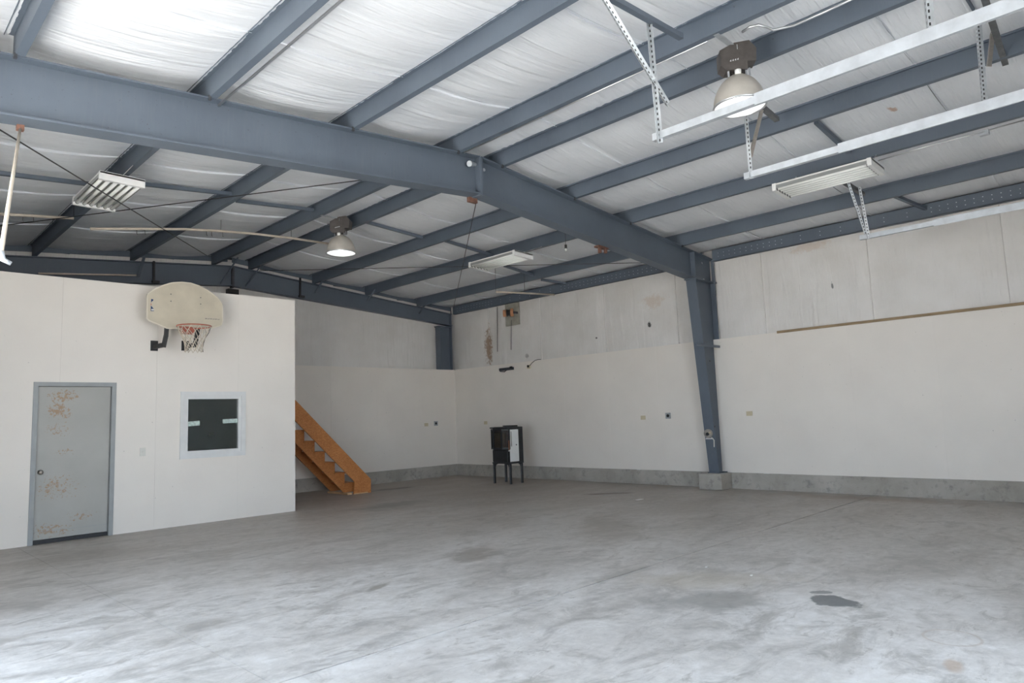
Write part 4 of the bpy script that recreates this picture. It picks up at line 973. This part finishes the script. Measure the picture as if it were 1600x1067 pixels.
MB().tube([(fxx-0.03, YF-0.06, zj-0.07), (fxx-0.04, YF-0.11, zj-0.12), (fxx-0.035, YF-0.10, zj-0.24)], 0.009, 6).build('loose_wire', SWITCHW, jb)

# roller unit on a grey board, high on the right wall, with two rods beside it
qa, qb = px(789, 468, 'X', XE-0.03), px(811.5, 506.5, 'X', XE-0.03)
ru = thing('wall_roller', (XE-0.03, (qa.y+qb.y)/2, qb.z), 'terracotta double roller on a grey board high on the right wall', 'roller')
MB().box((XE-0.04, qb.y, qb.z), (XE-0.002, qa.y, min(qa.z, 4.19))).build('backing_board', PLY, ru)
c = px(789, 489.5, 'X', XE-0.28); MB().lathe(tuple(c), [(0, -0.04), (0.085, -0.04), (0.085, 0.03), (0.03, 0.04), (0.03, 0.12), (0, 0.12)], 20, (0.6, -0.8, 0)).build('roller', ORANGE, ru, smooth=False)
c2 = px(800, 488, 'X', XE-0.20); MB().lathe(tuple(c2), [(0, -0.03), (0.10, -0.03), (0.10, 0.03), (0, 0.03)], 20, (0.6, -0.8, 0)).build('roller', ORANGE, ru)
c3 = px(795, 489, 'X', XE-0.24); MB().lathe(tuple(c3), [(0, -0.05), (0.095, -0.05), (0.07, 0.0), (0.095, 0.05), (0, 0.05)], 16, (0.6, -0.8, 0)).build('drive_belt', SOCKET, ru)
MB().bar(c2, (XE-0.035, c2.y-0.02, c2.z), 0.05, 0.05).build('axle_arm', DARKST, ru)
for (x_, y0, y1, lab) in ((777, 478, 549.5, 'thin dark rod hanging left of the wall roller'), (799, 500, 546.5, 'thin dark rod hanging below the wall roller')):
    a, c = px(x_, y0, 'X', XE-0.09), px(x_+(-0.5 if x_ > 790 else 0.2), y1, 'X', XE-0.09)
    a.z = min(a.z, 4.16) if x_ < 790 else a.z
    tag(MB().tube([a, c], 0.008, 6).build('hanging_rod', CABLE, at=tuple(a)), lab, 'rod', 'rods beside the wall roller')
# dark bracket and a small wired box near the top of the right wall boards
a, c = px(782, 578.5, 'X', XR), px(803, 576, 'X', XR)
wbk = thing('wall_bracket', tuple(a), 'dark slim steel bracket near the top of the right wall boards', 'bracket')
MB().box((XR-0.05, c.y, a.z-0.02), (XR, a.y, a.z+0.045)).build('bracket_rail', DARKST, wbk)
MB().box((XR-0.075, c.y, a.z+0.005), (XR-0.05, c.y+0.07, a.z+0.06)).build('bracket_tip', SOCKET, wbk)
MB().tube([(XR-0.04, a.y-0.02, a.z-0.03), (XR-0.04, a.y-0.18, a.z-0.05), (XR-0.04, a.y-0.26, a.z-0.01)], 0.01, 6).build('bracket_hook', DARKST, wbk)
a = px(827, 573, 'X', XR)
cb = thing('cable_box', tuple(a), 'tiny beige box with a curved cord near the top of the right wall boards', 'junction box')
MB().box((XR-0.03, a.y-0.05, a.z-0.045), (XR, a.y+0.05, a.z+0.045)).build('box', BEIGE, cb)
MB().lathe((XR-0.03, a.y, a.z+0.01), [(0, 0), (0.03, 0), (0.03, 0.02), (0, 0.02)], 10, (-1, 0, 0)).build('plug', SOCKET, cb)
MB().tube([px(x, y, 'X', XR-0.04) for x, y in ((828, 571), (831, 567), (836, 563), (841, 561.5), (845, 561.5))], 0.007, 6).build('cord', CABLE, cb)

# ---- scraps on the floor
for (x_, y_, w, h_, lab) in ((999, 780.5, 0.17, 0.07, 'flat white paper scrap on the floor near the pier'), (1104, 886, 0.035, 0.02, 'tiny white chip beside the floor joint crossing'), (1174, 899, 0.03, 0.018, 'tiny white chip left of the oil stain'), (988, 735, 0.10, 0.03, 'white paper scrap lying on the kerb'), (1192, 741, 0.12, 0.03, 'white strip lying on the kerb right of the column')):
    onk = y_ < 760
    p = px(x_, y_, 'Z', ZC if onk else 0.0)
    if onk: p.x = XR-0.025; w, h_ = 0.03, w
    o = MB().prism([(p.x-w/2, p.y-h_/2, p.z), (p.x+w/2, p.y-h_*0.35, p.z), (p.x+w*0.4, p.y+h_/2, p.z), (p.x-w*0.45, p.y+h_*0.4, p.z)], (0, 0, 0.004)).build('paper_scrap', PAPER, at=tuple(p))
    tag(o, lab, 'paper scrap', 'scraps of litter')
